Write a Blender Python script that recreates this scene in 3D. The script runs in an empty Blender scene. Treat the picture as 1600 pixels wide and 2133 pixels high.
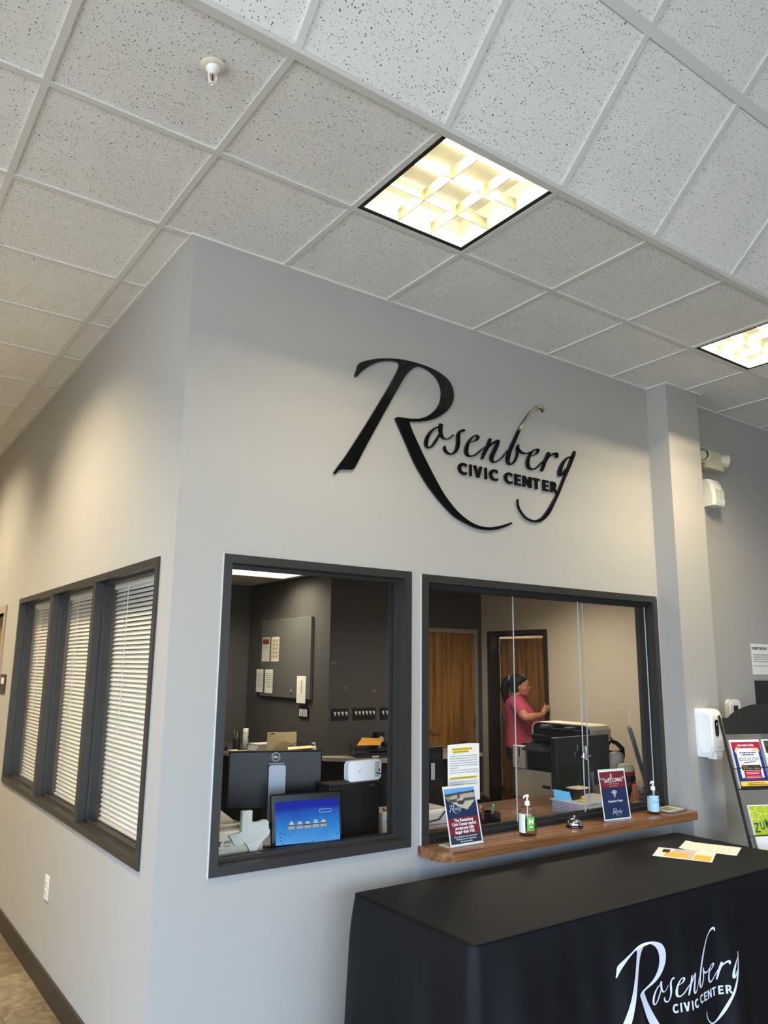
import bpy, bmesh, math, random
from mathutils import Vector, Matrix, noise
from mathutils.geometry import tessellate_polygon
random.seed(7)
S = bpy.context.scene
COL = S.collection
PI = math.pi
H = 3.56            # lobby ceiling height
T = 0.6096          # ceiling tile
GX0 = -0.158        # ceiling grid offset along x
SLOPE = 0.75        # angle of the sloped ceiling strip

# ---------------------------------------------------------------- materials
def lin(c):
    o = []
    for v in c[:3]:
        v = v / 255.0
        o.append(v / 12.92 if v <= 0.04045 else ((v + 0.055) / 1.055) ** 2.4)
    return (*o, 1.0)

MATS = {}
def mat(name, rgb, rough=0.5, metal=0.0, spec=0.5, bump=0.0, bscale=200.0, var=0.0, vscale=3.0, coat=0.0):
    if name in MATS: return MATS[name]
    m = bpy.data.materials.new(name); m.use_nodes = True
    nt = m.node_tree; b = nt.nodes['Principled BSDF']
    b.inputs['Base Color'].default_value = lin(rgb)
    b.inputs['Roughness'].default_value = rough
    b.inputs['Metallic'].default_value = metal
    b.inputs['Specular IOR Level'].default_value = spec
    b.inputs['Coat Weight'].default_value = coat
    if bump or var:
        tc = nt.nodes.new('ShaderNodeTexCoord')
    if bump:
        n = nt.nodes.new('ShaderNodeTexNoise'); n.inputs['Scale'].default_value = bscale; n.inputs['Detail'].default_value = 3
        nt.links.new(tc.outputs['Object'], n.inputs['Vector'])
        bp = nt.nodes.new('ShaderNodeBump'); bp.inputs['Strength'].default_value = bump; bp.inputs['Distance'].default_value = 0.002
        nt.links.new(n.outputs['Fac'], bp.inputs['Height']); nt.links.new(bp.outputs['Normal'], b.inputs['Normal'])
    if var:
        n2 = nt.nodes.new('ShaderNodeTexNoise'); n2.inputs['Scale'].default_value = vscale; n2.inputs['Detail'].default_value = 4
        nt.links.new(tc.outputs['Object'], n2.inputs['Vector'])
        mx = nt.nodes.new('ShaderNodeMix'); mx.data_type = 'RGBA'
        mx.inputs['A'].default_value = lin([c * (1 - var) for c in rgb]); mx.inputs['B'].default_value = lin([min(255, c * (1 + var)) for c in rgb])
        nt.links.new(n2.outputs['Fac'], mx.inputs['Factor']); nt.links.new(mx.outputs['Result'], b.inputs['Base Color'])
    MATS[name] = m
    return m

def emis(name, rgb, strength):
    if name in MATS: return MATS[name]
    m = bpy.data.materials.new(name); m.use_nodes = True
    nt = m.node_tree; nt.nodes.clear()
    e = nt.nodes.new('ShaderNodeEmission'); o = nt.nodes.new('ShaderNodeOutputMaterial')
    e.inputs['Color'].default_value = lin(rgb); e.inputs['Strength'].default_value = strength
    nt.links.new(e.outputs[0], o.inputs[0]); MATS[name] = m
    return m

def glass(name, tint=(255, 255, 255), ior=1.45, rough=0.0, rim=None):
    """thin clear sheet: straight-through transmission with a fresnel reflection"""
    if name in MATS: return MATS[name]
    m = bpy.data.materials.new(name); m.use_nodes = True
    nt = m.node_tree; nt.nodes.clear()
    t = nt.nodes.new('ShaderNodeBsdfTransparent'); t.inputs[0].default_value = lin(tint)
    if rim:      # longer path through the wall near the outline absorbs more
        lw = nt.nodes.new('ShaderNodeLayerWeight'); lw.inputs[0].default_value = 0.5
        pw = nt.nodes.new('ShaderNodeMath'); pw.operation = 'POWER'; pw.inputs[1].default_value = 2.5; nt.links.new(lw.outputs['Facing'], pw.inputs[0])
        mc = nt.nodes.new('ShaderNodeMix'); mc.data_type = 'RGBA'; mc.inputs['A'].default_value = lin(tint); mc.inputs['B'].default_value = lin(rim)
        nt.links.new(pw.outputs[0], mc.inputs['Factor']); nt.links.new(mc.outputs['Result'], t.inputs[0])
    g = nt.nodes.new('ShaderNodeBsdfGlossy'); g.inputs['Roughness'].default_value = rough
    f = nt.nodes.new('ShaderNodeFresnel'); f.inputs[0].default_value = ior
    mx = nt.nodes.new('ShaderNodeMixShader'); o = nt.nodes.new('ShaderNodeOutputMaterial')
    ge = nt.nodes.new('ShaderNodeNewGeometry'); fm = nt.nodes.new('ShaderNodeMath'); fm.operation = 'MULTIPLY_ADD'; fm.inputs[1].default_value = -1.0; fm.inputs[2].default_value = 1.0
    nt.links.new(ge.outputs['Backfacing'], fm.inputs[0])      # only the outer side of a sheet reflects
    f2 = nt.nodes.new('ShaderNodeMath'); f2.operation = 'MULTIPLY'; nt.links.new(f.outputs[0], f2.inputs[0]); nt.links.new(fm.outputs[0], f2.inputs[1])
    nt.links.new(f2.outputs[0], mx.inputs[0]); nt.links.new(t.outputs[0], mx.inputs[1]); nt.links.new(g.outputs[0], mx.inputs[2])
    nt.links.new(mx.outputs[0], o.inputs[0]); MATS[name] = m
    return m

def wood(name, dark, light, axis='X', scale=9.0, rough=0.3, stretch=0.08):
    if name in MATS: return MATS[name]
    m = bpy.data.materials.new(name); m.use_nodes = True
    nt = m.node_tree; b = nt.nodes['Principled BSDF']; L = nt.links.new
    tc = nt.nodes.new('ShaderNodeTexCoord'); mp = nt.nodes.new('ShaderNodeMapping')
    sc = [scale * 6] * 3; sc['XYZ'.index(axis)] = scale * 6 * stretch
    mp.inputs['Scale'].default_value = sc
    L(tc.outputs['Object'], mp.inputs['Vector'])
    n = nt.nodes.new('ShaderNodeTexNoise'); n.inputs['Scale'].default_value = 1.0; n.inputs['Detail'].default_value = 6; n.inputs['Distortion'].default_value = 0.8
    L(mp.outputs[0], n.inputs['Vector'])
    mp2 = nt.nodes.new('ShaderNodeMapping'); sc2 = [scale * 40] * 3; sc2['XYZ'.index(axis)] = scale * 1.2
    mp2.inputs['Scale'].default_value = sc2; L(tc.outputs['Object'], mp2.inputs['Vector'])
    n2 = nt.nodes.new('ShaderNodeTexNoise'); n2.inputs['Detail'].default_value = 3; L(mp2.outputs[0], n2.inputs['Vector']); n2.inputs['Scale'].default_value = 1.0
    ad = nt.nodes.new('ShaderNodeMath'); ad.operation = 'MULTIPLY_ADD'; ad.inputs[1].default_value = 0.45; 
    L(n2.outputs['Fac'], ad.inputs[0]); L(n.outputs['Fac'], ad.inputs[2])
    cr = nt.nodes.new('ShaderNodeValToRGB'); cr.color_ramp.elements[0].position = 0.52; cr.color_ramp.elements[1].position = 0.9
    cr.color_ramp.elements[0].color = lin(dark); cr.color_ramp.elements[1].color = lin(light)
    L(ad.outputs[0], cr.inputs[0]); L(cr.outputs[0], b.inputs['Base Color'])
    b.inputs['Roughness'].default_value = rough
    MATS[name] = m
    return m

def ceiling_tile_mat():
    m = bpy.data.materials.new('mineral fibre tile'); m.use_nodes = True
    nt = m.node_tree; b = nt.nodes['Principled BSDF']; L = nt.links.new
    tc = nt.nodes.new('ShaderNodeTexCoord')
    nd = nt.nodes.new('ShaderNodeTexNoise'); nd.inputs['Scale'].default_value = 30; L(tc.outputs['UV'], nd.inputs['Vector'])
    vm = nt.nodes.new('ShaderNodeVectorMath'); vm.operation = 'MULTIPLY_ADD'; vm.inputs[1].default_value = (0.03, 0.03, 0)
    L(nd.outputs['Color'], vm.inputs[0]); L(tc.outputs['UV'], vm.inputs[2])
    mp = nt.nodes.new('ShaderNodeMapping'); mp.inputs['Scale'].default_value = (92, 135, 1); L(vm.outputs[0], mp.inputs['Vector'])
    v = nt.nodes.new('ShaderNodeTexVoronoi'); v.voronoi_dimensions = '2D'; v.inputs['Scale'].default_value = 1.0; L(mp.outputs[0], v.inputs['Vector'])
    sep = nt.nodes.new('ShaderNodeSeparateColor'); L(v.outputs['Color'], sep.inputs[0])
    # hole radius varies by cell, many cells have none
    mr = nt.nodes.new('ShaderNodeMapRange'); mr.inputs['From Min'].default_value = 0.45; mr.inputs['From Max'].default_value = 1.0
    mr.inputs['To Min'].default_value = 0.0; mr.inputs['To Max'].default_value = 0.27; L(sep.outputs[0], mr.inputs['Value'])
    lt = nt.nodes.new('ShaderNodeMath'); lt.operation = 'SUBTRACT'; L(mr.outputs[0], lt.inputs[0]); L(v.outputs['Distance'], lt.inputs[1])
    hole = nt.nodes.new('ShaderNodeMapRange'); hole.inputs['From Min'].default_value = 0.0; hole.inputs['From Max'].default_value = 0.05; L(lt.outputs[0], hole.inputs['Value'])
    n2 = nt.nodes.new('ShaderNodeTexNoise'); n2.inputs['Scale'].default_value = 6; n2.inputs['Detail'].default_value = 4; L(tc.outputs['UV'], n2.inputs['Vector'])
    mx0 = nt.nodes.new('ShaderNodeMix'); mx0.data_type = 'RGBA'; mx0.inputs['A'].default_value = lin((228, 226, 223)); mx0.inputs['B'].default_value = lin((238, 237, 235)); L(n2.outputs['Fac'], mx0.inputs['Factor'])
    mx = nt.nodes.new('ShaderNodeMix'); mx.data_type = 'RGBA'; L(mx0.outputs['Result'], mx.inputs['A']); mx.inputs['B'].default_value = lin((104, 100, 96)); L(hole.outputs[0], mx.inputs['Factor'])
    L(mx.outputs['Result'], b.inputs['Base Color'])
    n3 = nt.nodes.new('ShaderNodeTexNoise'); n3.inputs['Scale'].default_value = 170; n3.inputs['Detail'].default_value = 3; L(tc.outputs['UV'], n3.inputs['Vector'])
    sb = nt.nodes.new('ShaderNodeMath'); sb.operation = 'SUBTRACT'; L(n3.outputs['Fac'], sb.inputs[0]); L(hole.outputs[0], sb.inputs[1])
    bp = nt.nodes.new('ShaderNodeBump'); bp.inputs['Strength'].default_value = 0.55; bp.inputs['Distance'].default_value = 0.003
    L(sb.outputs[0], bp.inputs['Height']); L(bp.outputs['Normal'], b.inputs['Normal'])
    b.inputs['Roughness'].default_value = 0.9; b.inputs['Specular IOR Level'].default_value = 0.2
    return m

def floor_mat():
    m = bpy.data.materials.new('stone look vinyl floor'); m.use_nodes = True
    nt = m.node_tree; b = nt.nodes['Principled BSDF']; L = nt.links.new
    tc = nt.nodes.new('ShaderNodeTexCoord')
    mp = nt.nodes.new('ShaderNodeMapping'); mp.inputs['Scale'].default_value = (1, 1, 1); mp.inputs['Rotation'].default_value = (0, 0, 0); L(tc.outputs['Object'], mp.inputs['Vector'])
    br = nt.nodes.new('ShaderNodeTexBrick'); br.inputs['Scale'].default_value = 1.0; br.offset = 0.5
    br.inputs['Brick Width'].default_value = 0.46; br.inputs['Row Height'].default_value = 0.46; br.inputs['Mortar Size'].default_value = 0.003
    br.inputs['Color1'].default_value = lin((138, 126, 104)); br.inputs['Color2'].default_value = lin((112, 98, 78)); br.inputs['Mortar'].default_value = lin((84, 75, 62))
    L(mp.outputs[0], br.inputs['Vector'])
    n = nt.nodes.new('ShaderNodeTexNoise'); n.inputs['Scale'].default_value = 7; n.inputs['Detail'].default_value = 8; n.inputs['Distortion'].default_value = 2.6; L(tc.outputs['Object'], n.inputs['Vector'])
    cr = nt.nodes.new('ShaderNodeValToRGB'); cr.color_ramp.elements[0].position = 0.35; cr.color_ramp.elements[1].position = 0.7
    cr.color_ramp.elements[0].color = (0.45, 0.42, 0.38, 1); cr.color_ramp.elements[1].color = (1.15, 1.12, 1.05, 1); L(n.outputs['Fac'], cr.inputs[0])
    mx = nt.nodes.new('ShaderNodeMix'); mx.data_type = 'RGBA'; mx.blend_type = 'MULTIPLY'; mx.inputs['Factor'].default_value = 0.8
    L(br.outputs['Color'], mx.inputs['A']); L(cr.outputs[0], mx.inputs['B']); L(mx.outputs['Result'], b.inputs['Base Color'])
    b.inputs['Roughness'].default_value = 0.4
    return m

PAINT = mat('greige wall paint', (170, 167, 163), 0.55, spec=0.35, bump=0.12, bscale=260)
CHAR = mat('charcoal wall paint', (80, 77, 73), 0.6, spec=0.3, bump=0.1, bscale=260)
BEIGE = mat('beige wall paint', (192, 180, 160), 0.6, spec=0.3, bump=0.1, bscale=260)
FRAME = mat('dark bronze frame paint', (48, 46, 44), 0.35, spec=0.45)
TILE = ceiling_tile_mat()
GRID = mat('painted grid steel', (214, 213, 209), 0.45)
BLACK = mat('black plastic', (22, 22, 23), 0.35)
BLACKM = mat('matte black', (20, 20, 20), 0.75)
SATIN = mat('gloss black acrylic', (10, 10, 11), 0.04, spec=0.5)
WHITE = mat('white plastic', (228, 227, 222), 0.35)
PAPER = mat('white paper', (236, 234, 230), 0.8, spec=0.2)
CREAM = mat('cream plastic', (214, 203, 184), 0.4)
CHROME = mat('chrome', (225, 225, 228), 0.08, metal=1.0)
STEEL = mat('brushed steel', (170, 170, 172), 0.3, metal=1.0)
SILVER = mat('silver plastic', (136, 142, 150), 0.4, metal=0.5)
INK = mat('black ink', (30, 29, 30), 0.7)
GREYINK = mat('grey print', (150, 148, 150), 0.8)
WINK = mat('white print', (240, 240, 240), 0.6)
NAVY = mat('navy print', (32, 44, 84), 0.45)
MAROON = mat('maroon print', (128, 34, 48), 0.45)
YELLOW = mat('yellow print', (245, 222, 70), 0.6)
GOLD = mat('golden print', (240, 190, 70), 0.6)
GLASS = glass('clear pane')
ACRYL = glass('clear acrylic', (250, 252, 252), 1.35)
BOTTLE = glass('clear bottle plastic', (251, 253, 253), 1.55, 0.03, (120, 128, 130))
GEL = glass('clear gel', (247, 250, 250), 1.25, 0.02, (160, 168, 170))
EDGE = mat('polished glass edge', (186, 194, 190), 0.15, spec=0.8)
LAM = wood('brown laminate', (80, 48, 27), (150, 102, 62), 'X', 6.0, 0.26, 0.03)
OAKD = wood('oak door veneer', (98, 64, 30), (164, 116, 60), 'Z', 4.0, 0.4, 0.04)

# ---------------------------------------------------------------- geometry
class G:
    def __init__(s): s.v = []; s.f = []; s.uv = None
    def add(s, vs, fs):
        o = len(s.v); s.v.extend(tuple(p) for p in vs); s.f.extend(tuple(i + o for i in f) for f in fs); return s
    def box(s, x0, x1, y0, y1, z0, z1, bev=0.0, seg=2, M=None):
        if bev:
            bm = bmesh.new(); bmesh.ops.create_cube(bm, size=1.0)
            for v in bm.verts: v.co = Vector(((x0 + x1) / 2 + v.co.x * (x1 - x0), (y0 + y1) / 2 + v.co.y * (y1 - y0), (z0 + z1) / 2 + v.co.z * (z1 - z0)))
            bmesh.ops.bevel(bm, geom=bm.edges[:], offset=bev, segments=seg, profile=0.5, affect='EDGES')
            bm.verts.index_update()
            vs = [v.co.copy() for v in bm.verts]; fs = [[v.index for v in f.verts] for f in bm.faces]; bm.free()
        else:
            vs = [Vector(p) for p in ((x0, y0, z0), (x1, y0, z0), (x1, y1, z0), (x0, y1, z0), (x0, y0, z1), (x1, y0, z1), (x1, y1, z1), (x0, y1, z1))]
            fs = [(0, 3, 2, 1), (4, 5, 6, 7), (0, 1, 5, 4), (1, 2, 6, 5), (2, 3, 7, 6), (3, 0, 4, 7)]
        if M is not None: vs = [M @ v for v in vs]
        return s.add(vs, fs)
    def loft(s, rings, cap=True, closed=True):
        n = len(rings[0]); vs = [p for r in rings for p in r]; fs = []
        for i in range(len(rings) - 1):
            for j in range(n if closed else n - 1):
                k = (j + 1) % n; fs.append((i * n + j, i * n + k, (i + 1) * n + k, (i + 1) * n + j))
        if cap and closed:
            fs.append(tuple(range(n - 1, -1, -1))); fs.append(tuple(range((len(rings) - 1) * n, len(rings) * n)))
        return s.add(vs, fs)
    def lathe(s, prof, n=24, at=(0, 0, 0), M=None, sx=1, sy=1):
        rings = []
        for r, z in prof:
            rg = [Vector((at[0] + sx * r * math.cos(2 * PI * k / n), at[1] + sy * r * math.sin(2 * PI * k / n), at[2] + z)) for k in range(n)]
            rings.append([M @ p for p in rg] if M is not None else rg)
        return s.loft(rings)
    def tube(s, pts, rad, n=8, cap=True, flat=1.0):
        pts = [Vector(p) for p in pts]
        if not isinstance(rad, (list, tuple)): rad = [rad] * len(pts)
        rings = []; up = None
        for i, p in enumerate(pts):
            d = (pts[min(i + 1, len(pts) - 1)] - pts[max(i - 1, 0)]).normalized()
            if up is None:
                up = Vector((0, 0, 1)) if abs(d.z) < 0.9 else Vector((1, 0, 0))
            a = d.cross(up).normalized(); up = a.cross(d).normalized()
            rings.append([p + rad[i] * (math.cos(2 * PI * k / n) * a + flat * math.sin(2 * PI * k / n) * up) for k in range(n)])
        return s.loft(rings, cap)
    def prism(s, poly, h0, h1, fn=lambda x, y, h: (x, y, h)):
        n = len(poly)
        vs = [fn(x, y, h0) for x, y in poly] + [fn(x, y, h1) for x, y in poly]
        tri = tessellate_polygon([[Vector((x, y, 0)) for x, y in poly]])
        ar = sum(poly[i][0] * poly[(i + 1) % n][1] - poly[(i + 1) % n][0] * poly[i][1] for i in range(n))
        fs = []
        for t in tri:
            a, b, c = t
            (x0, y0), (x1, y1), (x2, y2) = poly[a], poly[b], poly[c]
            if (x1 - x0) * (y2 - y0) - (x2 - x0) * (y1 - y0) < 0: b, c = c, b
            fs.append((a, c, b)); fs.append((a + n, b + n, c + n))
        for i in range(n):
            j = (i + 1) % n
            fs.append((i, j, j + n, i + n) if ar > 0 else (j, i, i + n, j + n))
        return s.add(vs, fs)
    def quad(s, a, b, c, d): return s.add([a, b, c, d], [(0, 1, 2, 3)])
    def obj(s, name, m, parent=None, smooth=0, loc=None, rot=None):
        me = bpy.data.meshes.new(name); me.from_pydata([tuple(v) for v in s.v], [], s.f); me.validate()
        bm = bmesh.new(); bm.from_mesh(me); bmesh.ops.recalc_face_normals(bm, faces=bm.faces[:]); bm.to_mesh(me); bm.free()
        for mm in (m if isinstance(m, (list, tuple)) else [m]): me.materials.append(mm)
        if smooth:
            me.shade_smooth(); me.set_sharp_from_angle(angle=math.radians(smooth))
        o = bpy.data.objects.new(name, me); COL.objects.link(o)
        if parent: o.parent = parent
        if loc: o.location = loc
        if rot: o.rotation_euler = rot
        return o

def tag(o, label, cat, group=None, kind=None):
    o['label'] = label; o['category'] = cat
    if group: o['group'] = group
    if kind: o['kind'] = kind
    return o
def thing(name, label, cat, loc=(0, 0, 0), rz=0.0, group=None):
    o = bpy.data.objects.new(name, None); COL.objects.link(o); o.empty_display_size = 0.05
    o.location = loc; o.rotation_euler = (0, 0, rz)
    return tag(o, label, cat, group)
def struct(o, label=None, cat=None):
    o['kind'] = 'structure'
    if label: o['label'] = label
    if cat: o['category'] = cat
    return o
def sempty(name, label, cat, loc=(0, 0, 0)):
    o = bpy.data.objects.new(name, None); COL.objects.link(o); o.location = loc
    return struct(o, label, cat)

def glyphs(lines, y=-0.001, bold=0.0):
    """lines: (string, x, z, size, align[, width factor]); standing in the XZ plane, facing -Y"""
    g = G()
    for ln in lines:
        t, x, z, size, al = ln[:5]; w = ln[5] if len(ln) > 5 else 1.0
        cu = bpy.data.curves.new('t', 'FONT'); cu.body = t; cu.size = size; cu.align_x = al; cu.offset = bold * size; cu.resolution_u = 3
        o = bpy.data.objects.new('t', cu); COL.objects.link(o)
        bpy.context.view_layer.update()
        me = bpy.data.meshes.new_from_object(o.evaluated_get(bpy.context.evaluated_depsgraph_get()))
        g.add([(x + v.co.x * w, y, z + v.co.y) for v in me.vertices], [tuple(p.vertices) for p in me.polygons])
        bpy.data.objects.remove(o); bpy.data.curves.remove(cu); bpy.data.meshes.remove(me)
    return g
def flat(poly, y):
    g = G(); tri = tessellate_polygon([[Vector((a, b, 0)) for a, b in poly]])
    return g.add([(a, y, b) for a, b in poly], [tuple(t) for t in tri])
def rect(x0, x1, z0, z1, y): return G().quad((x0, y, z0), (x1, y, z0), (x1, y, z1), (x0, y, z1))
def bars(rows, y):
    """short dashes for print too small to read; rows: (x0, x1, z, thickness)"""
    g = G()
    for x0, x1, z, t in rows:
        x = x0
        while x < x1 - 0.002:
            w = min(random.uniform(0.006, 0.02), x1 - x); g.quad((x, y, z), (x + w, y, z), (x + w, y, z + t), (x, y, z + t)); x += w + 0.003
    return g
def arc(cx, cz, r, a0, a1, n=12): return [(cx + r * math.cos(a0 + (a1 - a0) * k / n), cz + r * math.sin(a0 + (a1 - a0) * k / n)) for k in range(n + 1)]
def rrect(x0, x1, z0, z1, r, n=5):
    return arc(x1 - r, z0 + r, r, -PI / 2, 0, n) + arc(x1 - r, z1 - r, r, 0, PI / 2, n) + arc(x0 + r, z1 - r, r, PI / 2, PI, n) + arc(x0 + r, z0 + r, r, PI, 1.5 * PI, n)
def star(cx, cz, r, q=0.4, rot=0.0): return [(cx + (r if k % 2 == 0 else r * q) * math.sin(rot + k * PI / 5), cz + (r if k % 2 == 0 else r * q) * math.cos(rot + k * PI / 5)) for k in range(10)]

# ---------------------------------------------------------------- the lettering emblem (a tall R, a script word, a line of block capitals)
LOGO_R=[(0.1217,0.694),(0.12,0.7017),(0.131,0.7335),(0.1381,0.7599),(0.1531,0.7772),(0.1967,0.7993),(0.2594,0.824),(0.3234,0.8414),(0.3999,0.8557),(0.4781,0.8618),(0.5639,0.8613),(0.6517,0.85),(0.7233,0.824),(0.7594,0.7882),(0.7724,0.7421),(0.7616,0.6911),(0.7221,0.637),(0.6685,0.595),(0.6101,0.5635),(0.5414,0.5405),(0.4658,0.5257),(0.4631,0.5205),(0.5023,0.4485),(0.5756,0.3351),(0.6613,0.2154),(0.7154,0.1523),(0.7906,0.0882),(0.8672,0.047),(0.9455,0.0261),(1.0257,0.0262),(1.1082,0.0447),(1.1973,0.0748),(1.1996,0.0675),(1.1415,0.0411),(1.0746,0.0188),(1.0092,0.008),(0.9293,0.0093),(0.8514,0.0273),(0.775,0.0538),(0.7002,0.1032),(0.6265,0.1635),(0.5611,0.2299),(0.4967,0.313),(0.4362,0.4159),(0.3783,0.5139),(0.3744,0.5259),(0.3819,0.5333),(0.4244,0.5386),(0.4796,0.5441),(0.5357,0.5567),(0.5928,0.5845),(0.6451,0.6307),(0.6747,0.6775),(0.6856,0.728),(0.6781,0.7698),(0.6516,0.8097),(0.6046,0.8373),(0.5639,0.8469),(0.5323,0.8474),(0.5009,0.835),(0.4671,0.8069),(0.4338,0.7661),(0.4011,0.7118),(0.3161,0.5649),(0.2044,0.3651),(0.1365,0.2367),(0.122,0.2165),(0.1074,0.2086),(0.0733,0.2053),(0.0444,0.1987),(0.0326,0.1905),(0.0186,0.1749),(0.0115,0.1738),(0.0094,0.1806),(0.0436,0.2301),(0.0812,0.2831),(0.2025,0.4748),(0.2888,0.6181),(0.3518,0.7238),(0.3893,0.7977),(0.399,0.8282),(0.3918,0.8358),(0.3616,0.8354),(0.3128,0.8248),(0.2649,0.807),(0.2127,0.7758),(0.1668,0.7375),(0.1417,0.709),(0.1293,0.6949)]
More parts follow.
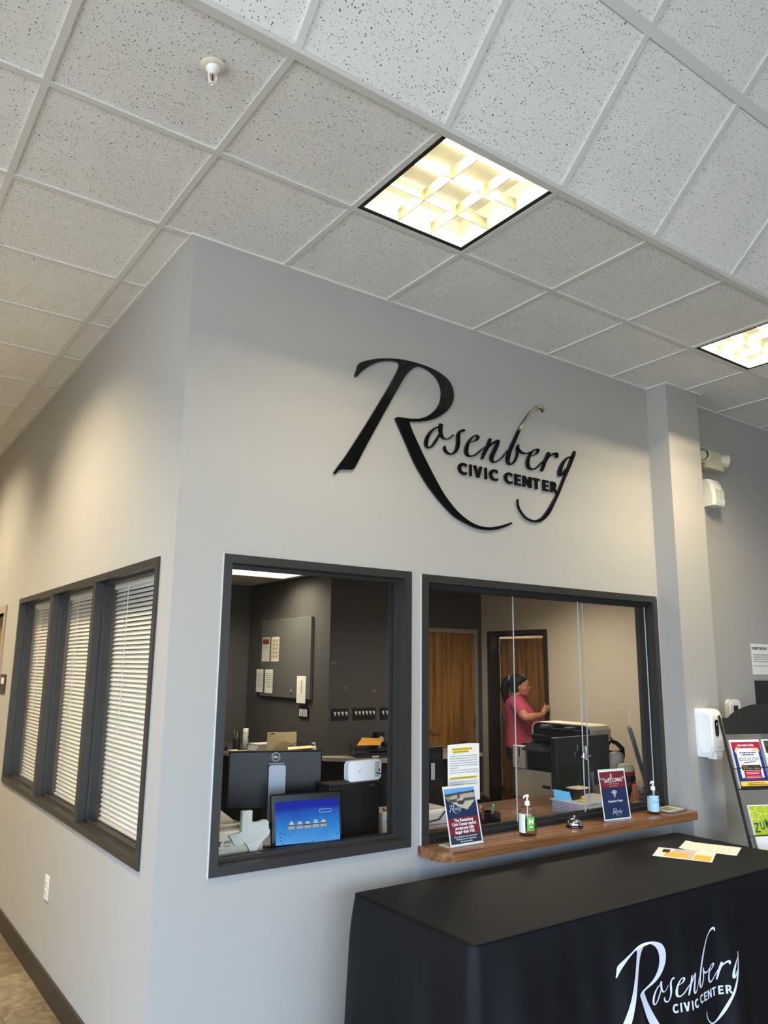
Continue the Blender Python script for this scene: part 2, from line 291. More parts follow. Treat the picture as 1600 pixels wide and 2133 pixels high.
LOGO_S=[[(0.667,0.5376,0.6677,0.5326),(0.6627,0.5366,0.6634,0.5311),(0.6564,0.5353,0.6575,0.5292),(0.6485,0.5329,0.651,0.5266),(0.6402,0.5291,0.6448,0.5229),(0.6317,0.5238,0.6381,0.5175),(0.6226,0.5172,0.6306,0.5108),(0.6134,0.5098,0.6233,0.5033),(0.6048,0.5016,0.6168,0.4956),(0.5968,0.4926,0.6108,0.4872),(0.5892,0.4828,0.6051,0.4779),(0.5824,0.4727,0.6,0.4686),(0.5768,0.463,0.596,0.46),(0.5725,0.4533,0.593,0.452),(0.5696,0.4439,0.5909,0.444),(0.5677,0.4351,0.5894,0.4366),(0.567,0.4274,0.5884,0.4304),(0.5677,0.4207,0.588,0.4258),(0.5697,0.415,0.5881,0.422),(0.5727,0.4105,0.5886,0.4188),(0.5763,0.4071,0.5895,0.4161),(0.5806,0.4045,0.5906,0.4137),(0.5857,0.4029,0.592,0.4118),(0.5913,0.4026,0.5938,0.4105),(0.5971,0.4037,0.5964,0.4103),(0.6028,0.4058,0.6,0.4116),(0.6087,0.4088,0.6043,0.4142),(0.615,0.4129,0.609,0.418),(0.6214,0.4182,0.6139,0.4229),(0.6278,0.4247,0.6192,0.4289),(0.6343,0.4324,0.6247,0.4362),(0.6409,0.4409,0.6306,0.4446),(0.6476,0.4501,0.6369,0.4536),(0.6551,0.4613,0.6445,0.4645),(0.6631,0.4742,0.6529,0.4771),(0.6703,0.486,0.6607,0.4887),(0.6754,0.4943,0.6662,0.4969)],[(0.6718,0.5566,0.6953,0.5543),(0.6713,0.5551,0.6944,0.5526),(0.6704,0.5524,0.6933,0.5507),(0.6693,0.5485,0.6923,0.5485),(0.6684,0.5438,0.6914,0.5455),(0.6678,0.5384,0.6906,0.541),(0.6672,0.5322,0.6899,0.5352),(0.6668,0.5255,0.6893,0.5292),(0.6669,0.519,0.6891,0.5236),(0.6675,0.513,0.6891,0.5181),(0.6683,0.5069,0.6894,0.5127),(0.6698,0.5008,0.6899,0.5077),(0.672,0.495,0.6909,0.503),(0.6751,0.4897,0.6924,0.4983),(0.6789,0.4846,0.6945,0.4936),(0.6833,0.4801,0.6968,0.4894),(0.6885,0.4765,0.6993,0.486),(0.6943,0.4741,0.7021,0.4832),(0.7006,0.4729,0.7057,0.4809),(0.7069,0.4727,0.7097,0.4791),(0.7129,0.473,0.7142,0.4783),(0.7188,0.4739,0.7188,0.4786),(0.7247,0.4754,0.7238,0.4798),(0.7307,0.4775,0.7288,0.4819),(0.7367,0.4804,0.7338,0.4845),(0.7429,0.4843,0.739,0.4881),(0.7491,0.4891,0.7444,0.4928),(0.7549,0.4939,0.7497,0.4977),(0.7598,0.4982,0.7545,0.502),(0.7639,0.5022,0.7588,0.5055),(0.7672,0.5061,0.7627,0.5088),(0.7698,0.5094,0.7661,0.5116),(0.7716,0.5117,0.7685,0.5135)],[(0.8549,0.5486,0.8412,0.541),(0.8544,0.5497,0.8402,0.5421),(0.8534,0.5519,0.8393,0.5432),(0.8505,0.5549,0.8391,0.5432),(0.8447,0.5564,0.8402,0.5428),(0.8389,0.5556,0.8391,0.5427),(0.8335,0.5539,0.8359,0.5421),(0.8278,0.5515,0.8322,0.541),(0.8223,0.5487,0.829,0.5395),(0.8172,0.5454,0.826,0.5372),(0.8121,0.5417,0.823,0.5343),(0.8072,0.5375,0.8204,0.531),(0.8029,0.5329,0.8185,0.528),(0.7994,0.5279,0.8171,0.5249),(0.7966,0.5228,0.8162,0.5216),(0.7945,0.5176,0.8154,0.5178),(0.7929,0.5123,0.8148,0.5139),(0.7919,0.5068,0.8145,0.5099),(0.7917,0.5015,0.8144,0.5056),(0.7916,0.4963,0.8144,0.5004),(0.7914,0.4905,0.8143,0.4945),(0.7912,0.4837,0.8142,0.4878),(0.7911,0.4763,0.8142,0.4803),(0.7908,0.469,0.8138,0.4722),(0.7901,0.4622,0.8128,0.4642),(0.789,0.4557,0.8111,0.4565),(0.7876,0.4492,0.8089,0.4489),(0.7859,0.4429,0.806,0.4415),(0.7838,0.4371,0.8024,0.4343),(0.7813,0.4313,0.7981,0.4274),(0.7783,0.4257,0.7931,0.4209),(0.775,0.4205,0.7875,0.4148),(0.7714,0.4159,0.7815,0.4093),(0.7671,0.4115,0.7749,0.4046),(0.7624,0.4074,0.7678,0.4006),(0.7573,0.4041,0.7605,0.3973),(0.7522,0.402,0.7531,0.395),(0.7469,0.4012,0.7457,0.3937),(0.7412,0.4017,0.7381,0.3933),(0.7357,0.403,0.7308,0.3938),(0.7309,0.4047,0.724,0.3951),(0.7266,0.4069,0.7177,0.3975),(0.7226,0.41,0.7119,0.4008),(0.7189,0.4134,0.707,0.4045),(0.7161,0.4167,0.703,0.4084),(0.7142,0.4197,0.7,0.4126),(0.7128,0.4229,0.6979,0.4171),(0.712,0.4258,0.6969,0.4218),(0.7114,0.4279,0.6972,0.4267),(0.7111,0.4297,0.6997,0.4316),(0.7115,0.4324,0.7036,0.4353),(0.7126,0.4354,0.7072,0.4378),(0.7135,0.4377,0.7095,0.4394)],[(0.8908,0.4897,0.8902,0.4931),(0.8956,0.491,0.895,0.4947),(0.9027,0.4928,0.9019,0.4969),(0.9107,0.495,0.9094,0.4996),(0.9183,0.4975,0.9159,0.5027),(0.9253,0.5004,0.9215,0.5061),(0.9324,0.5038,0.927,0.5101),(0.9392,0.5074,0.9318,0.5142),(0.9451,0.5114,0.9353,0.5178),(0.9504,0.5158,0.9378,0.5213),(0.9549,0.5207,0.9395,0.5246),(0.9583,0.5259,0.9403,0.5271),(0.9597,0.5317,0.9405,0.5279),(0.9577,0.5367,0.9409,0.5285),(0.9534,0.5399,0.941,0.5303),(0.9482,0.5415,0.9401,0.5323),(0.9429,0.5421,0.9384,0.5336),(0.9377,0.5418,0.9357,0.5343),(0.9321,0.5409,0.9321,0.5344),(0.9261,0.5389,0.928,0.5335),(0.9196,0.5357,0.9233,0.5312),(0.9127,0.5311,0.9177,0.5269),(0.9049,0.5253,0.9115,0.521),(0.897,0.5187,0.9053,0.5141),(0.8894,0.5115,0.8997,0.507),(0.882,0.5037,0.8943,0.4993),(0.8747,0.495,0.8891,0.4908),(0.8678,0.486,0.8846,0.4822),(0.862,0.4772,0.8809,0.4742),(0.8573,0.4684,0.8784,0.4668),(0.8535,0.4597,0.8765,0.4594),(0.8508,0.4514,0.8752,0.4523),(0.849,0.4436,0.8743,0.4459),(0.8483,0.4363,0.8736,0.44),(0.8486,0.4293,0.8733,0.4347),(0.85,0.4228,0.8733,0.4301),(0.8526,0.417,0.8739,0.4264),(0.8566,0.4122,0.8749,0.4232),(0.8617,0.4084,0.8764,0.4203),(0.8678,0.4058,0.8786,0.4178),(0.8746,0.4044,0.8815,0.416),(0.8818,0.4042,0.8855,0.4148),(0.8895,0.405,0.8909,0.4143),(0.8974,0.4067,0.897,0.4146),(0.9053,0.4092,0.9034,0.416),(0.9133,0.4125,0.9101,0.4187),(0.9215,0.4166,0.9172,0.4226),(0.9298,0.4214,0.9245,0.4273),(0.938,0.4267,0.9319,0.4324),(0.946,0.4328,0.9392,0.4379),(0.9537,0.4394,0.9467,0.4442),(0.9614,0.4464,0.9545,0.451),(0.9691,0.4532,0.9629,0.4578),(0.978,0.461,0.9727,0.465),(0.9876,0.4694,0.9835,0.4727),(0.9964,0.4771,0.9933,0.4795),(1.0025,0.4824,1.0001,0.4843)],[(1.0351,0.5398,1.052,0.5391),(1.0328,0.5354,1.0508,0.5346),(1.0297,0.529,1.049,0.5281),(1.0261,0.5218,1.0467,0.5204),(1.0225,0.5145,1.0438,0.5126),(1.0187,0.507,1.0404,0.5046),(1.0147,0.499,1.0364,0.4962),(1.0105,0.4907,1.0321,0.4875),(1.0062,0.4826,1.0274,0.4789),(1.0016,0.4748,1.0225,0.4704),(0.9966,0.4669,1.0174,0.4622),(0.9915,0.4585,1.0122,0.4541),(0.9865,0.4492,1.0069,0.4457),(0.9817,0.4383,1.0007,0.4355),(0.977,0.4263,0.9938,0.4241),(0.973,0.4154,0.9875,0.4135),(0.9702,0.408,0.9831,0.4062)],[(1.0184,0.471,1.0148,0.4725),(1.0221,0.4745,1.0178,0.4764),(1.0272,0.4796,1.022,0.4819),(1.0333,0.4855,1.0273,0.4884),(1.0399,0.4913,1.0333,0.4951),(1.0475,0.4973,1.04,0.502),(1.056,0.5038,1.0476,0.5096),(1.0647,0.5102,1.0558,0.5172),(1.073,0.5157,1.0644,0.5242),(1.0817,0.5207,1.0741,0.5306),(1.0913,0.5257,1.0843,0.5364),(1.1002,0.5301,1.0933,0.5411),(1.1065,0.5332,1.0994,0.5444)],[(1.1006,0.5416,1.1175,0.5401),(1.0973,0.536,1.1157,0.5344),(1.0925,0.5282,1.1131,0.5262),(1.0873,0.5194,1.1099,0.5169),(1.0823,0.511,1.1062,0.5078),(1.0778,0.5032,1.1021,0.4994),(1.0732,0.4951,1.0974,0.4909),(1.0684,0.4868,1.0926,0.4825),(1.0635,0.4782,1.0878,0.4738),(1.0579,0.4691,1.0825,0.4644),(1.0519,0.4594,1.077,0.4546),(1.0461,0.4497,1.0721,0.4456),(1.0418,0.4409,1.0684,0.4382),(1.0391,0.4333,1.0658,0.4324),(1.0376,0.4266,1.0639,0.4279),(1.0375,0.4201,1.0628,0.4245),(1.0391,0.4141,1.0622,0.4218),(1.0427,0.4087,1.0624,0.4186),(1.0479,0.4044,1.0636,0.4152),(1.0541,0.4014,1.0654,0.4123),(1.0612,0.3998,1.0669,0.4106),(1.0689,0.4006,1.069,0.4102),(1.0759,0.403,1.0733,0.4111),(1.082,0.4059,1.0788,0.4129),(1.0875,0.4086,1.0843,0.415),(1.0925,0.411,1.0891,0.4169),(1.0973,0.4135,1.0934,0.4189),(1.1024,0.4167,1.0979,0.4215),(1.1082,0.4206,1.1034,0.425),(1.1148,0.4254,1.11,0.4295),(1.1222,0.4308,1.1172,0.4347),(1.1303,0.4375,1.1249,0.4409),(1.1389,0.4456,1.1332,0.4484),(1.149,0.4567,1.1434,0.459),(1.1603,0.4701,1.1552,0.4721),(1.1707,0.4828,1.1661,0.4845),(1.1778,0.4915,1.1737,0.4931)],[(1.4852,0.7871,1.4804,0.7858),(1.4863,0.7905,1.4788,0.7885),(1.4879,0.7957,1.4764,0.7923),(1.4891,0.8016,1.4737,0.796),(1.4887,0.8072,1.4708,0.7986),(1.4867,0.8121,1.4678,0.8008),(1.4835,0.8166,1.4646,0.8029),(1.4782,0.8206,1.4619,0.804),(1.4704,0.8229,1.46,0.8044),(1.4613,0.8227,1.4571,0.8043),(1.4521,0.8209,1.4524,0.8036),(1.443,0.8178,1.4464,0.8023),(1.4341,0.8138,1.4398,0.8003),(1.4254,0.8086,1.4325,0.7977),(1.4171,0.8026,1.4242,0.7942),(1.409,0.7961,1.4153,0.7898),(1.401,0.7897,1.4066,0.7847),(1.3927,0.7833,1.3982,0.779),(1.3843,0.7767,1.3901,0.7727),(1.3757,0.7697,1.3822,0.7658),(1.3671,0.7619,1.3742,0.7583),(1.3585,0.7534,1.3662,0.7501),(1.3499,0.7444,1.3582,0.7412),(1.3413,0.7348,1.3502,0.7318),(1.3327,0.7245,1.3424,0.7217),(1.324,0.7137,1.3347,0.711),(1.3154,0.7024,1.3271,0.6997),(1.3066,0.6905,1.3194,0.6877),(1.2974,0.678,1.3114,0.6749),(1.2877,0.6649,1.303,0.6615),(1.2775,0.651,1.2943,0.6475),(1.2672,0.6365,1.2855,0.6329),(1.257,0.6214,1.2768,0.6179),(1.247,0.6052,1.2679,0.602),(1.237,0.5883,1.2589,0.5851),(1.2273,0.5714,1.2499,0.5682),(1.2181,0.5555,1.2412,0.552),(1.2092,0.5402,1.2326,0.5365),(1.2003,0.5253,1.2241,0.5215),(1.1921,0.5109,1.2164,0.5074),(1.185,0.4974,1.21,0.4947),(1.179,0.4851,1.2049,0.4832),(1.1742,0.4737,1.2009,0.4726),(1.1703,0.4635,1.1977,0.463),(1.1673,0.4545,1.195,0.4546),(1.1652,0.4469,1.1929,0.4478),(1.164,0.4403,1.1915,0.4427),(1.1637,0.4341,1.1907,0.4386),(1.1646,0.4282,1.1904,0.4348),(1.1667,0.4225,1.1904,0.4306),(1.1699,0.4172,1.1909,0.4265),(1.1744,0.4126,1.1917,0.4233),(1.1803,0.4093,1.1926,0.4214),(1.1875,0.408,1.1942,0.4201),(1.1951,0.4085,1.1972,0.4191),(1.2029,0.4105,1.2011,0.4191),(1.2104,0.4139,1.2057,0.4206),(1.218,0.4185,1.2112,0.4242),(1.226,0.4244,1.2173,0.4296),(1.2339,0.4313,1.2233,0.436),(1.2411,0.4391,1.2286,0.4428),(1.2472,0.4478,1.2336,0.4504),(1.2526,0.4574,1.2383,0.4592),(1.2573,0.4672,1.2426,0.4682),(1.2611,0.4764,1.2458,0.4766),(1.2638,0.4851,1.2478,0.4842),(1.2655,0.4935,1.2489,0.4917),(1.2666,0.5011,1.2495,0.4989),(1.2676,0.5079,1.25,0.5055),(1.2687,0.5139,1.25,0.511),(1.2694,0.5192,1.2495,0.5157),(1.27,0.5234,1.2493,0.5206),(1.2704,0.5271,1.2504,0.526),(1.2706,0.5313,1.2534,0.5318),(1.271,0.5361,1.2575,0.5372),(1.2714,0.5406,1.2615,0.5416),(1.2717,0.5439,1.2643,0.5446)],[(1.2514,0.5191,1.2629,0.5263),(1.2534,0.5163,1.2657,0.524),(1.2564,0.5122,1.2696,0.5208),(1.2604,0.5075,1.2741,0.5175),(1.2655,0.5034,1.2787,0.5146),(1.2716,0.5,1.2839,0.5119),(1.2786,0.4969,1.2897,0.509),(1.2865,0.4944,1.2958,0.5065),(1.2949,0.4928,1.3018,0.5048),(1.3034,0.4925,1.3079,0.5038),(1.3121,0.4931,1.3145,0.5033),(1.3211,0.4946,1.3215,0.5035),(1.3303,0.4971,1.3288,0.5046),(1.3405,0.5012,1.3378,0.5074),(1.3513,0.5064,1.3482,0.5117),(1.3609,0.5114,1.3579,0.5162),(1.3675,0.5148,1.3648,0.5192)],[(1.3657,0.489,1.3645,0.4919),(1.3717,0.4912,1.3703,0.4944),(1.3802,0.4943,1.3787,0.4978),(1.3899,0.4981,1.3878,0.5019),(1.3989,0.5021,1.3958,0.5063),(1.4075,0.5064,1.4029,0.5112),(1.4164,0.5111,1.4099,0.5167),(1.4247,0.5162,1.4157,0.5221),(1.4316,0.5215,1.4195,0.5263),(1.4367,0.5274,1.4212,0.5296),(1.4397,0.5333,1.4218,0.5326),(1.4408,0.5387,1.4219,0.535),(1.4396,0.5436,1.4219,0.5361),(1.4353,0.5468,1.4228,0.5368),(1.4291,0.5476,1.4229,0.5383),(1.4229,0.5467,1.4211,0.5397),(1.4169,0.5451,1.4173,0.5398),(1.4104,0.5432,1.4119,0.5383),(1.4027,0.5407,1.4055,0.5354),(1.3941,0.537,1.399,0.5315),(1.3855,0.5319,1.393,0.5267),(1.3769,0.5252,1.3869,0.5204),(1.3683,0.5171,1.3805,0.5125),(1.36,0.5085,1.3744,0.5041),(1.3527,0.4999,1.3691,0.496),(1.3465,0.4914,1.3646,0.4883),(1.3412,0.4826,1.3607,0.4804),(1.3367,0.4739,1.3574,0.4726),(1.3331,0.4657,1.3549,0.4654),(1.3303,0.4578,1.3531,0.4587),(1.3284,0.4501,1.3522,0.4525),(1.3275,0.4427,1.3518,0.4467),(1.3277,0.4358,1.352,0.4414),(1.329,0.4293,1.3526,0.4364),(1.3314,0.4231,1.3536,0.4318),(1.3352,0.4175,1.3551,0.4279),(1.3408,0.4128,1.3572,0.4249),(1.3478,0.4095,1.3605,0.4221),(1.3561,0.4073,1.3651,0.4195),(1.3654,0.4065,1.3704,0.4177),(1.3751,0.4073,1.3763,0.4173),(1.3849,0.4097,1.3832,0.4184),(1.3949,0.4133,1.3913,0.4209),(1.4052,0.4183,1.4002,0.4248),(1.4156,0.4246,1.4094,0.43),(1.4266,0.433,1.4196,0.4375),(1.438,0.4431,1.4308,0.447),(1.4489,0.4533,1.4419,0.457),(1.4585,0.4622,1.452,0.4658),(1.467,0.47,1.4612,0.4733),(1.4748,0.4773,1.4698,0.4801),(1.4814,0.4834,1.477,0.4858),(1.486,0.4877,1.4821,0.4899)],[(1.5126,0.5416,1.5349,0.54),(1.5102,0.5372,1.5331,0.5356),(1.5067,0.5311,1.5307,0.5292),(1.5027,0.524,1.5275,0.5215),(1.4985,0.5168,1.5233,0.5133),(1.4937,0.509,1.5179,0.5047),(1.4881,0.5001,1.5117,0.4956),(1.4823,0.4906,1.5054,0.4866),(1.4768,0.481,1.4999,0.4779),(1.472,0.4714,1.4949,0.4692),(1.4677,0.462,1.4902,0.4601),(1.4638,0.4528,1.4856,0.451),(1.4601,0.4442,1.481,0.4423),(1.4564,0.4354,1.476,0.4335),(1.4529,0.4265,1.4709,0.4248),(1.4498,0.4188,1.4663,0.4172),(1.4476,0.4134,1.4632,0.4119)],[(1.4957,0.489,1.4912,0.4916),(1.502,0.494,1.497,0.4969),(1.5112,0.5011,1.5054,0.5046),(1.5213,0.5088,1.5149,0.513),(1.5307,0.5152,1.5241,0.5205),(1.5394,0.5204,1.5326,0.5267),(1.5481,0.5251,1.5413,0.5326),(1.5563,0.529,1.5501,0.538),(1.5636,0.5317,1.559,0.5425),(1.5706,0.5333,1.5683,0.5463),(1.5773,0.5342,1.5779,0.5492),(1.5821,0.5341,1.5874,0.5509),(1.5828,0.5339,1.5975,0.5502),(1.5818,0.5342,1.6044,0.5451),(1.5823,0.5324,1.6063,0.5388),(1.5828,0.529,1.606,0.5333),(1.5834,0.5262,1.605,0.5287),(1.5843,0.5248,1.6025,0.5242),(1.585,0.5231,1.5986,0.5205),(1.585,0.5209,1.5952,0.5183),(1.5849,0.519,1.5931,0.5171)],[(1.726,0.5513,1.7267,0.5446),(1.7197,0.55,1.7204,0.5428),(1.7105,0.5481,1.7117,0.5405),(1.6994,0.5452,1.7026,0.5374),(1.6882,0.5406,1.6945,0.5332),(1.6777,0.5345,1.687,0.5276),(1.6671,0.5273,1.6792,0.5205),(1.6567,0.519,1.6716,0.5126),(1.6469,0.5099,1.6646,0.5041),(1.6376,0.4997,1.6578,0.4947),(1.6288,0.4884,1.6512,0.4842),(1.6209,0.4771,1.6452,0.4735),(1.6141,0.4663,1.6401,0.4635),(1.6084,0.4559,1.6359,0.4542),(1.6038,0.4455,1.6326,0.4451),(1.6004,0.436,1.63,0.4368),(1.5985,0.4276,1.6281,0.4302),(1.5985,0.4203,1.6269,0.4253),(1.6004,0.414,1.626,0.4215),(1.6043,0.4087,1.6252,0.4197),(1.6129,0.4051,1.6217,0.4202),(1.6239,0.4074,1.6175,0.4193),(1.6307,0.4118,1.6197,0.4202),(1.6366,0.4169,1.6248,0.4236),(1.6431,0.423,1.6311,0.4287),(1.6517,0.4316,1.6397,0.4366),(1.6621,0.4424,1.6503,0.447),(1.6718,0.4527,1.6602,0.4572),(1.6785,0.4598,1.6671,0.4642)],[(1.7477,0.5879,1.7639,0.5874),(1.7451,0.584,1.7631,0.5835),(1.7416,0.5786,1.7619,0.5779),(1.7372,0.5719,1.7599,0.5707),(1.7324,0.564,1.7567,0.5622),(1.7269,0.5546,1.752,0.5524),(1.7207,0.5436,1.7463,0.5411),(1.714,0.5315,1.7397,0.5289),(1.707,0.5189,1.7326,0.5162),(1.6999,0.5059,1.725,0.5031),(1.6926,0.4923,1.7168,0.4894),(1.6847,0.4778,1.708,0.4749),(1.6762,0.4624,1.6985,0.4594),(1.6668,0.446,1.6883,0.4429),(1.6568,0.4286,1.6774,0.4256),(1.6462,0.4103,1.6661,0.4075),(1.6352,0.3912,1.6547,0.3885),(1.6238,0.3706,1.643,0.3682),(1.612,0.3489,1.631,0.3465),(1.6,0.3273,1.6189,0.3246),(1.5877,0.307,1.6066,0.3037),(1.575,0.2881,1.5944,0.2841),(1.5618,0.2699,1.5821,0.2653),(1.5484,0.2522,1.57,0.2471),(1.5351,0.2349,1.5581,0.2294),(1.522,0.2178,1.5467,0.212),(1.5091,0.2013,1.5355,0.1945),(1.4965,0.1859,1.5237,0.1776),(1.4839,0.172,1.5106,0.1618),(1.4711,0.159,1.4963,0.1474),(1.4583,0.1468,1.4811,0.1339),(1.4456,0.1363,1.4649,0.1219),(1.4332,0.1278,1.4476,0.1119),(1.4203,0.1209,1.4294,0.1044),(1.4066,0.1152,1.4111,0.0995),(1.3923,0.111,1.393,0.0966),(1.3778,0.1085,1.3757,0.0956),(1.363,0.1081,1.3585,0.0962),(1.3477,0.1097,1.3415,0.0986),(1.333,0.1128,1.3254,0.1026),(1.3196,0.1172,1.3108,0.108),(1.3075,0.1231,1.298,0.1152),(1.2962,0.1308,1.2865,0.1241),(1.286,0.1394,1.2766,0.1336),(1.2772,0.1479,1.2681,0.1429),(1.27,0.1563,1.2611,0.1519),(1.2643,0.1648,1.2554,0.1611),(1.2598,0.1735,1.251,0.1703),(1.2564,0.182,1.2479,0.1795),(1.2545,0.1911,1.2463,0.1895),(1.254,0.2009,1.2462,0.1997),(1.2541,0.2097,1.2468,0.2088),(1.2541,0.2159,1.2472,0.215)]]
LOGO_L=[('C',0.8007,0.8633),('I',0.8846,0.8989),('V',0.9147,0.9769),('I',0.9979,1.0127),('C',1.0322,1.0972),('C',1.1476,1.2111),('E',1.2308,1.279),('N',1.2962,1.3651),('T',1.3791,1.4356),('E',1.4628,1.5121),('R',1.5303,1.5872)]
LOGO_Z=(0.2970,0.3623)

def refine(poly, n=3):
    out = []; m = len(poly)
    for i in range(m):
        p0, p1, p2, p3 = (Vector(poly[(i + k - 1) % m]) for k in range(4))
        if (p2 - p1).length < 0.012: out.append(tuple(p1)); continue
        for k in range(n):
            t = k / n
            c = 0.5 * ((2 * p1) + (p2 - p0) * t + (2 * p0 - 5 * p1 + 4 * p2 - p3) * t * t + (3 * p1 - p0 - 3 * p2 + p3) * t ** 3)
            out.append(tuple(c))
    return out
BLOCK = {  # block capitals as strokes in a unit box; last number is the stroke width
 'I': [[(0, 0), (1, 0), (1, 1), (0, 1)]],
 'V': [[(0.36, 0), (0.64, 0), (1, 1), (0.72, 1), (0.5, 0.36), (0.28, 1), (0, 1)]],
 'E': [[(0, 0), (1, 0), (1, .19), (.36, .19), (.36, .41), (.92, .41), (.92, .59), (.36, .59), (.36, .81), (1, .81), (1, 1), (0, 1)]],
 'N': [[(0, 0), (.27, 0), (.27, .62), (.74, 0), (1, 0), (1, 1), (.73, 1), (.73, .4), (.28, 1), (0, 1)]],
 'T': [[(.34, 0), (.66, 0), (.66, .81), (1, .81), (1, 1), (0, 1), (0, .81), (.34, .81)]],
 'C': [[(1, .2), (.96, .06), (.8, .0), (.6, -.01), (.35, .04), (.12, .2), (0, .45), (.02, .66), (.15, .86), (.38, .99), (.65, 1.01), (.85, .98), (.97, .93), (.97, .7), (.8, .79), (.62, .8), (.42, .73), (.32, .58), (.32, .42), (.42, .27), (.62, .2), (.82, .21), (1, .3)]],
 'R': [[(0, 0), (.27, 0), (.27, .38), (.36, .38), (.7, 0), (1, 0), (.62, .44), (.74, .52), (.8, .66), (.78, .84), (.66, .96), (.5, 1), (0, 1), (0, .82), (.42, .82), (.52, .76), (.54, .66), (.48, .57), (.36, .55), (.27, .55), (.27, .8), (0, .8)]],
}
def logo(parent, m, fn, th, scale, tiny=False, names=('initial_letter', 'script_lettering', 'block_letter')):
    """fn(x, z, h) -> local point; th thickness"""
    sc = scale
    f = lambda x, z, h: fn(x * sc, z * sc, h)
    G().prism(refine(LOGO_R), 0, th, f).obj(names[0], m, parent)
    g = G()
    for st in LOGO_S:
        q = [s for i, s in enumerate(st) if not tiny or i % 2 == 0 or i == len(st) - 1]
        vs = []; fs = []
        for lx, lz, rx, rz in q:
            vs += [f(lx, lz, 0), f(rx, rz, 0), f(rx, rz, th), f(lx, lz, th)]
        for i in range(len(q) - 1):
            a = i * 4; b = a + 4
            fs += [(a + 3, a + 2, b + 2, b + 3), (a, b, b + 1, a + 1), (a, a + 3, b + 3, b), (a + 1, b + 1, b + 2, a + 2)]
        e = (len(q) - 1) * 4; fs += [(0, 1, 2, 3), (e + 3, e + 2, e + 1, e)]
        g.add(vs, fs)
    g.obj(names[1], m, parent)
    z0, z1 = LOGO_Z
    gg = G()
    for ch, x0, x1 in LOGO_L:
        for poly in BLOCK[ch]:
            pp = [(x0 + u * (x1 - x0), z0 + w * (z1 - z0)) for u, w in poly]
            if tiny: gg.prism(pp, 0, th, f)
            else: G().prism(pp, 0, th, f).obj(names[2], m, parent)
    if tiny: gg.obj('block_lettering', m, parent)
SKY = 9.2; EXPO = 0.0; SUN = 15.5; HEAD = 2.5; HEAD2 = 3.6
P_FIX = 41.0; HALL_MULT = 2.3; P_OFF = 35.0
CAM_P = (-1.1416, -3.1000, 1.6646); CAM_A = (0.6187, 0.1973, 0.0106); CAM_F = 1612.79
# ================================================================ room shell
ZC = 2.672     # office ceiling
KX, BY, RX = 3.277, 4.081, 5.468   # office: board wall, key wall, doorway wall
WT = 0.13
# walls with openings
def walled_y(name, x0, x1, y0, y1, z0, z1, holes, m):
    """wall slab along x with rectangular holes (hx0,hx1,hz0,hz1)"""
    g = G(); xs = sorted({x0, x1, *[h[0] for h in holes], *[h[1] for h in holes]})
    for a, b in zip(xs, xs[1:]):
        zz = z0
        for h in sorted([h for h in holes if h[0] <= a and h[1] >= b], key=lambda h: h[2]):
            if h[2] > zz: g.box(a, b, y0, y1, zz, h[2])
            zz = h[3]
        if zz < z1: g.box(a, b, y0, y1, zz, z1)
    return struct(g.obj(name, m))
def walled_x(name, x0, x1, y0, y1, z0, z1, holes, m):
    g = G(); ys = sorted({y0, y1, *[h[0] for h in holes], *[h[1] for h in holes]})
    for a, b in zip(ys, ys[1:]):
        zz = z0
        for h in sorted([h for h in holes if h[0] <= a and h[1] >= b], key=lambda h: h[2]):
            if h[2] > zz: g.box(x0, x1, a, b, zz, h[2])
            zz = h[3]
        if zz < z1: g.box(x0, x1, a, b, zz, z1)
    return struct(g.obj(name, m))

walled_y('wall_front', 0, 7.0, 0, WT, 0, H, [(0.235, 1.222, 0.845, 2.122), (1.315, 3.235, 0.785, 2.118)], PAINT)
walled_x('wall_left', 0, 0.12, WT, 8.0, 0, H, [(0.18, 3.06, 0.865, 2.108), (3.62, 4.55, 0, 2.05)], PAINT)
pl = G().box(3.28, 3.64, -0.155, 0.0, 0, H); struct(pl.obj('wall_pillar', PAINT))
# rest of the lobby, mostly behind and beside the camera
walled_y('wall_back', -5.2, 7.0, -6.2, -6.05, 0, 5.4, [(-4.7, 2.3, 0.08, HEAD)], PAINT)
walled_x('wall_lobby_side', -5.2, -5.05, -6.05, 0.0, 0, 5.4, [(-5.8, -0.25, 0.08, HEAD2)], PAINT)
struct(G().box(7.0, 7.15, -6.2, 1.0, 0, 5.4).obj('wall_right', PAINT))
struct(G().box(-5.2, -2.4, 0.0, 0.13, 0, H).obj('wall_lobby_corner', PAINT))
struct(G().box(-2.53, -2.4, 0.13, 8.0, 0, H).obj('wall_hall', PAINT))
struct(G().box(-2.53, 0.12, 8.0, 8.13, 0, H).obj('wall_hall_end', PAINT))
# office walls
walled_x('wall_office_doorway', RX, RX + 0.12, WT, BY + 0.12, 0, ZC + 0.05, [(3.04, 3.91, 0, 2.06)], BEIGE)
struct(G().box(KX, RX, BY, BY + 0.12, 0, ZC + 0.05).obj('wall_office_key', CHAR))
struct(G().box(KX, KX + 0.12, BY + 0.12, 6.05, 0, ZC + 0.05).obj('wall_office_board', CHAR))
struct(G().box(0.12, KX + 0.12, 6.05, 6.17, 0, ZC + 0.05).obj('wall_office_back', CHAR))
